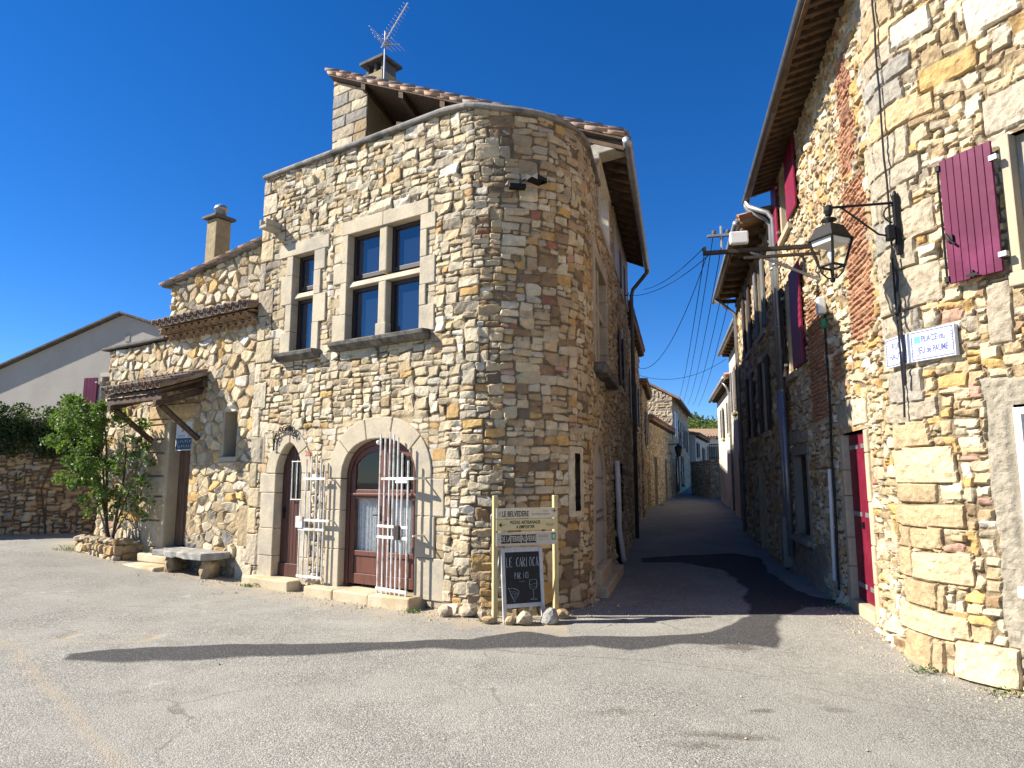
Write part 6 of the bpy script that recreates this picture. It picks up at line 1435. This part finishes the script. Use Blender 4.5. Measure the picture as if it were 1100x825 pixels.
for a, c in ((-1, -1), (1, -1), (1, 1), (-1, 1)): b.tube([W2.P(a*.142, c*.142, zt_-.265), W2.P(a*.082, c*.082, zb_)], .014, 5)
for h, z in ((.082, zb_),):
    q = sq(h, z)
    if h < .15:
        for k in range(4): b.tube([q[k], q[(k+1) % 4]], .014, 5)
for a, c in ((-1, -1), (1, -1), (1, 1), (-1, 1)): b.tube([W2.P(a*.08, c*.08, zb_), W2.P(a*.07, c*.07, zb_-.06), W2.P(a*.03, c*.03, zb_-.12), W2.P(0, 0, zb_-.125)], .009, 5)
b.lathe((lc.x, lc.y, zb_-.17), [(0, 0), (.02, .01), (.028, .03), (.012, .05)], 8)
part('cage', b, M['iron'], sl_)
b = MB()
q0_, q1_ = sq(.075, zb_+.01), sq(.134, zt_-.27)
for k in range(4): b.add([q0_[k], q0_[(k+1) % 4], q1_[(k+1) % 4], q1_[k]], [(0, 1, 2, 3)])
part('lantern_glass', b, M['glass'], sl_)
b = MB(); b.hexa(sq(.122, zt_-.32), sq(.128, zt_-.269)); part('reflector', b, M['white_plastic'], sl_)
b = MB(); b.lathe((lc.x, lc.y, zb_+.02), [(.02, 0), (.02, .06), (.035, .09), (.035, .14), (.0, .17)], 10); part('bulb', b, M['white_plastic'], sl_, smooth=True)
# ceramic name plaques bent round the corner
def curved_plate(s0, s1, z0_, z1_, o0, th=.012, n=8):
    b = MB(); q = np.linspace(s0, s1, n+1); X, Y, NX, NY = rp.at(q); vs = []
    for i in range(n+1):
        for o, z in ((o0, z0_), (o0+th, z0_), (o0+th, z1_), (o0, z1_)): vs.append((X[i]+NX[i]*o, Y[i]+NY[i]*o, z))
    fs = [(i*4+k, i*4+(k+1) % 4, i*4+4+(k+1) % 4, i*4+4+k) for i in range(n) for k in range(4)]+[(3, 2, 1, 0), (n*4, n*4+1, n*4+2, n*4+3)]
    return b.add(vs, fs)
def flatfr(s0, s1, o):
    X, Y, NX, NY = rp.at(np.array([s0, s1])); d = (X[1]-X[0], Y[1]-Y[0]); return Fr((X[0]+NX[0]*o, Y[0]+NY[0]*o), d, (d[1], -d[0]))
SP = RB-.25
for (s0_, s1_, lines, nm, lb) in ((SP, SP+.44, ('PLACE du', 'JEU de PAUME'), 'p', 'glazed white name plaque lettered PLACE du JEU de PAUME at the right corner'), (SP-.36, SP-.02, ('RUE', 'HAUTE'), 'r', 'glazed white name plaque lettered RUE, turned into the alley next to the place plaque')):
    pf = flatfr(s0_, s1_, .075); Wd = math.dist(pf.P(0, 0, 0)[:2], (rp.at(np.array([s1_]))[0][0], rp.at(np.array([s1_]))[1][0])); Wd = min(Wd, s1_-s0_)
    t = thing('name_plaque', lb, 'street sign', pf.P(Wd/2, 0, 2.86))
    b = MB(); b.box(pf, 0, Wd, -.05, .0, 2.715, 3.005); pp_ = part('plate', b, M['blue_white'], t, bevel=.003)
    b = MB(); b.box(pf, .012, Wd-.012, .001, .003, 2.727, 2.735).box(pf, .012, Wd-.012, .001, .003, 2.985, 2.993).box(pf, .012, .02, .001, .003, 2.736, 2.984).box(pf, Wd-.02, Wd-.012, .001, .003, 2.736, 2.984)
    nn = int(Wd/.03)
    for k in range(nn):
        u = .025+k*(Wd-.05)/nn
        for z in (2.74, 2.965): b.tube([pf.P(u, .002, z), pf.P(u+.012, .002, z+.013), pf.P(u+.022, .002, z+.004)], .0028, 4, flat=.3)
    for k in range(7):
        for u in (.022, Wd-.034): b.tube([pf.P(u, .002, 2.765+k*.028), pf.P(u+.012, .002, 2.777+k*.028)], .0028, 4, flat=.3)
    part('border', b, M['blue_ink'], pp_)
    b = MB()
    if nm == 'p':
        b.text(lines[0], .086, pf, .115, .002, 2.915, udir=1, ex=.0008, align='LEFT', sx=.66); b.text(lines[1], .086, pf, Wd/2+.006, .002, 2.81, udir=1, ex=.0008, sx=.56)
    else:
        b.text(lines[0], .085, pf, Wd/2, .002, 2.915, udir=1, ex=.0008, sx=.9); b.text(lines[1], .085, pf, Wd/2, .002, 2.81, udir=1, ex=.0008, sx=.85)
    part('lettering', b, M['blue_ink'], pp_)
    if nm == 'p': b = MB(); b.box(pf, .045, .105, .001, .003, 2.885, 2.95); part('emblem', b, M['cyan_ink'], pp_)
# cables running on the wall
def wall_pts(s_, zs, o=.075): 
    X, Y, NX, NY = rp.at(np.array([s_])); return [(X[0]+NX[0]*o+random.uniform(-.008, .008), Y[0]+NY[0]*o+random.uniform(-.008, .008), z) for z in zs]
b = MB(); b.tube(wall_pts(RA+.40, np.linspace(9.2, 2.2, 30)), .010, 6); o = part('wall_cable', b, M['cable'], None, loc=wall_pts(RA+.3, [4])[0]); tag(o, 'black cable running down the wall beside the lantern bracket', 'cable')
b = MB(); b.tube(wall_pts(RA+.46, np.linspace(3.8, 2.5, 12), .09), .013, 6); o = part('wall_cable', b, M['cable'], None, loc=wall_pts(RA+.3, [3])[0]); tag(o, 'thicker short black cable ending above the name plaques', 'cable')
b = MB(); b.tube([RW.P(1.15+.2*(4.2-z)/4+.02*math.sin(z*4), .06, z) for z in np.linspace(4.05, .15, 24)], .016, 6); o = part('wall_cable', b, M['cable'], None, loc=RW.P(1.2, .06, 2)); tag(o, 'long black cable falling down the alley wall left of the crimson door', 'cable')
b = MB(); b.tube([RW.P(1.42+.12*(1.7-z)/1.7, .07, z) for z in np.linspace(1.75, .25, 8)], .026, 8); o = part('wall_conduit', b, M['white_plastic'], None, loc=RW.P(1.4, .07, 1)); tag(o, 'white plastic conduit at the foot of the alley wall by the crimson door', 'pipe')
b = MB(); b.box(RW, 1.08, 1.22, .05, .16, 3.86, 4.10); o = part('junction_box', b, M['white_plastic'], None, bevel=.02, loc=RW.P(1.15, .05, 4)); tag(o, 'white junction box on the alley wall below the lantern', 'junction box')
b = MB(); b.box(RW, 1.10, 1.18, .05, .12, 3.66, 3.80); o = part('junction_box', b, M['green_ink'], None, bevel=.02, loc=RW.P(1.12, .05, 3.7)); tag(o, 'small green cable box under the white junction box', 'junction box')
# iron cable bracket reaching out over the alley
cbk = thing('cable_bracket', 'rusty iron bracket with insulators reaching over the alley from the right house', 'bracket', RW.P(1.5, .2, 4.95))
b = MB(); b.box(RW, 1.47, 1.53, -.02, 1.62, 4.93, 4.985).box(RW, 1.40, 1.44, -.02, 1.05, 4.80, 4.84); part('beam', b, M['iron_rust'], cbk)
b = MB(); b.tube([RW.P(1.5, .02, 4.45), RW.P(1.5, .95, 4.93)], .022, 6); part('strut', b, M['zinc'], cbk)
b = MB(); b.tube([RW.P(1.5, 1.35, 4.95), RW.P(1.5, 1.35, 5.36)], .018, 6).box(RW, 1.47, 1.53, 1.0, 1.55, 5.20, 5.235); part('crossbar', b, M['zinc'], cbk)
for o_ in (1.05, 1.25, 1.45, 1.6):
    b = MB(); b.lathe(RW.P(1.5, o_, 5.236 if o_ < 1.55 else 4.986), [(.02, 0), (.035, .01), (.025, .03), (.035, .05), (.0, .075)], 8); part('insulator', b, M['brick_dark'], cbk, smooth=True)
b = MB(); b.box(RW, 1.36, 1.46, .98, 1.24, 5.03, 5.22); o = part('cable_box', b, M['white_plastic'], None, bevel=.02, loc=RW.P(1.4, 1.1, 5.03)); tag(o, 'white plastic cable box fixed on the iron bracket over the alley', 'junction box')
def sag(p, q, s_, n=18): 
    p, q = Vector(p), Vector(q); return [p.lerp(q, i/n)-Vector((0, 0, s_*4*(i/n)*(1-i/n))) for i in range(n+1)]
A0 = RW.P(1.5, 1.6, 5.05)
WIRES = [(A0, SD.P(6.6, .5, 6.2), .12, 'upper wire slung from the iron bracket to the tall house gutter'), (RW.P(1.5, 1.45, 5.0), SD.P(6.3, .05, 6.0), .22, 'lower wire slung from the iron bracket to a hook on the tall house'), (RW.P(1.5, 1.55, 4.96), SD.P(8.6, .2, 4.6), .55, 'deeply sagging wire from the iron bracket to the second house on the left'), (SD.P(10, .15, 4.6), RW.P(10.6, .5, 4.9), .3, 'slack wire crossing the alley between the houses beyond the bracket')]
for p, q, s_, lb in WIRES:
    b = MB(); b.tube(sag(p, q, s_), .006, 5); o = part('overhead_wire', b, M['cable'], None, loc=p); tag(o, lb, 'wire')
far = RW.P(26, .5, 5.2)
for k, o_ in enumerate((1.0, 1.15, 1.3, 1.45, 1.58)):
    b = MB(); b.tube(sag(RW.P(1.5, o_, 5.3 if k < 4 else 5.06), (far[0]-.25*k, far[1], far[2]+.05*k), .35, 24), .007, 5); o = part('overhead_wire', b, M['cable'], None, loc=RW.P(1.5, o_, 5.3))
    tag(o, 'wire of the bundle running up the alley from the iron bracket', 'wire', 'wire bundle along the alley')
hk = thing('wall_hook', 'small iron cable hook on the alley side of the tall house', 'hook', SD.P(6.3, 0, 6.0))
b = MB(); b.tube([SD.P(6.3, -.02, 6.0), SD.P(6.3, .12, 6.0), SD.P(6.3, .14, 6.06)], .014, 6); part('hook', b, M['iron'], hk)
# far lantern on the low house
f3 = F3; fl_ = thing('street_lantern', 'small dark wall lantern on the low house far up the alley', 'street lamp', f3.P(6.6, .3, 3.3))
b = MB(); b.tube([f3.P(6.6, 0, 3.35), f3.P(6.6, .5, 3.4)], .03, 6); part('arm', b, M['iron'], fl_)
b = MB(); c0 = f3.P(6.6, .5, 2.75); b.lathe(c0, [(.0, 0), (.10, .02), (.19, .42), (.22, .44), (.12, .56), (.03, .62), (.02, .66)], 6); part('lamp_head', b, M['iron'], fl_)
# aerial on the roof of the tall house
an = thing('tv_aerial', 'aluminium television aerial on a mast above the tall house roof', 'aerial', (-2.98, 14.78, 9.9))
mx, my = -2.98, 14.78
b = MB(); b.tube([(mx, my, 9.6), (mx, my, 12.05)], .022, 8); part('mast', b, M['alu'], an)
bd_ = Vector((.52, -.25, .74)).normalized(); c0 = Vector((mx, my-.04, 11.75)); sd2 = Vector((.45, .9, 0)).normalized()
b = MB(); b.tube([c0-bd_*.15, c0+bd_*1.02], .014, 6)
for k in range(11): p = c0+bd_*(.1+.085*k); l = .17-.006*k; b.tube([p-sd2*l, p+sd2*l], .005, 4)
part('boom', b, M['alu'], an)
b = MB(); u2 = bd_.cross(sd2).normalized()
for sg in (1, -1):
    for k in range(4):
        p = c0-bd_*.05+u2*sg*(.08+.11*k)+bd_*.05*k; b.tube([p-sd2*.26, p+sd2*.26], .006, 4)
    b.tube([c0-bd_*.05, c0+u2*sg*.45+bd_*.12], .008, 4)
part('reflector', b, M['alu'], an)
b = MB(); b.tube([c0-Vector((0, 0, .05)), c0+Vector((.04, 0, .28))], .018, 5).box(Fr((mx, my), (1, 0), (0, -1)), .02, .12, -.03, .08, 11.69, 11.79); part('dipole_box', b, M['alu'], an)
# weeds at the wall feet
WD = [(FR.P(3.7, .12, 0), .10, 'tuft of weeds at the foot of the tall house left edge'), (FR.P(3.3, .32, 0), .07, 'thin weeds in front of the small arched door step'), (FR.P(.15, .30, 0), .06, 'small weed at the right end of the long doorstep'), (LF.P(8.35, .62, 0), .16, 'bright green weed at the left end of the stone planter'),
      (TW.P(.16, .17, 0), .10, 'low weed at the foot of the right rounded corner'), (TW.P(.80, .20, 0), .09, 'weed among the base stones of the right house'), (RW.P(.95, .18, 0), .12, 'dark weed beside the crimson door jamb'), (F3.P(1.0, .35, 0), .11, 'green weeds along the low house far up the alley'), ((-.30, 8.12, 0), .05, 'grass blades at the left post of the sign stand')]
for (x, y, _), r, lb in WD:
    z = gzs(x, y); b = MB()
    for k in range(70):
        a = random.uniform(0, 6.28); q = random.random()*r*1.3; h = random.uniform(.3, 1)*r*.9; p = Vector((x+math.cos(a)*q*1.4, y+math.sin(a)*q*.6, z)); d = Vector((math.cos(a)*.5, math.sin(a)*.5, 1)).normalized(); wv = d.orthogonal().normalized()*.006
        if True and k % 2: b.add([p-wv, p+wv, p+d*h], [(0, 1, 2)])
        else: leaf(b, p+d*h*.7, .035)
    o = part('weed', b, M['weed'], None, loc=(x, y, z)); tag(o, lb, 'weed')

# grit and crumbs of stone washed up along the wall feet
b = MB()
def crumb(x, y):
    r = random.uniform(.004, .013) if random.random() < .95 else random.uniform(.013, .028); z = gzs(x, y)+r*.3; n = 5; a0_ = random.uniform(0, 6)
    vs = [(x+r*math.cos(a0_+6.283*k/n)*random.uniform(.7, 1.2), y+r*math.sin(a0_+6.283*k/n)*random.uniform(.7, 1.2), z-r*.4) for k in range(n)]+[(x+r*.3*random.uniform(-1, 1), y+r*.3*random.uniform(-1, 1), z+r*.6)]
    b.add(vs, [(k, (k+1) % n, n) for k in range(n)])
for k in range(900):
    u = random.uniform(-.5, 8.4); x, y, _ = FR.P(u, .12+abs(random.gauss(0, .30)), 0); crumb(x, y)
for k in range(350):
    q = random.uniform(SA-.2, SB); X, Y, NX, NY = hp.at(np.array([q])); o = .1+abs(random.gauss(0, .25)); crumb(X[0]+NX[0]*o, Y[0]+NY[0]*o)
for k in range(420):
    q = random.uniform(RA-2.2, RB+1.2); X, Y, NX, NY = rp.at(np.array([q])); o = .1+abs(random.gauss(0, .22)); crumb(X[0]+NX[0]*o, Y[0]+NY[0]*o)
for k in range(50): crumb(random.uniform(-4.5, 3.8), random.uniform(4.2, 8))
kind(part('grit', b, M['rock'], None), 'stuff')
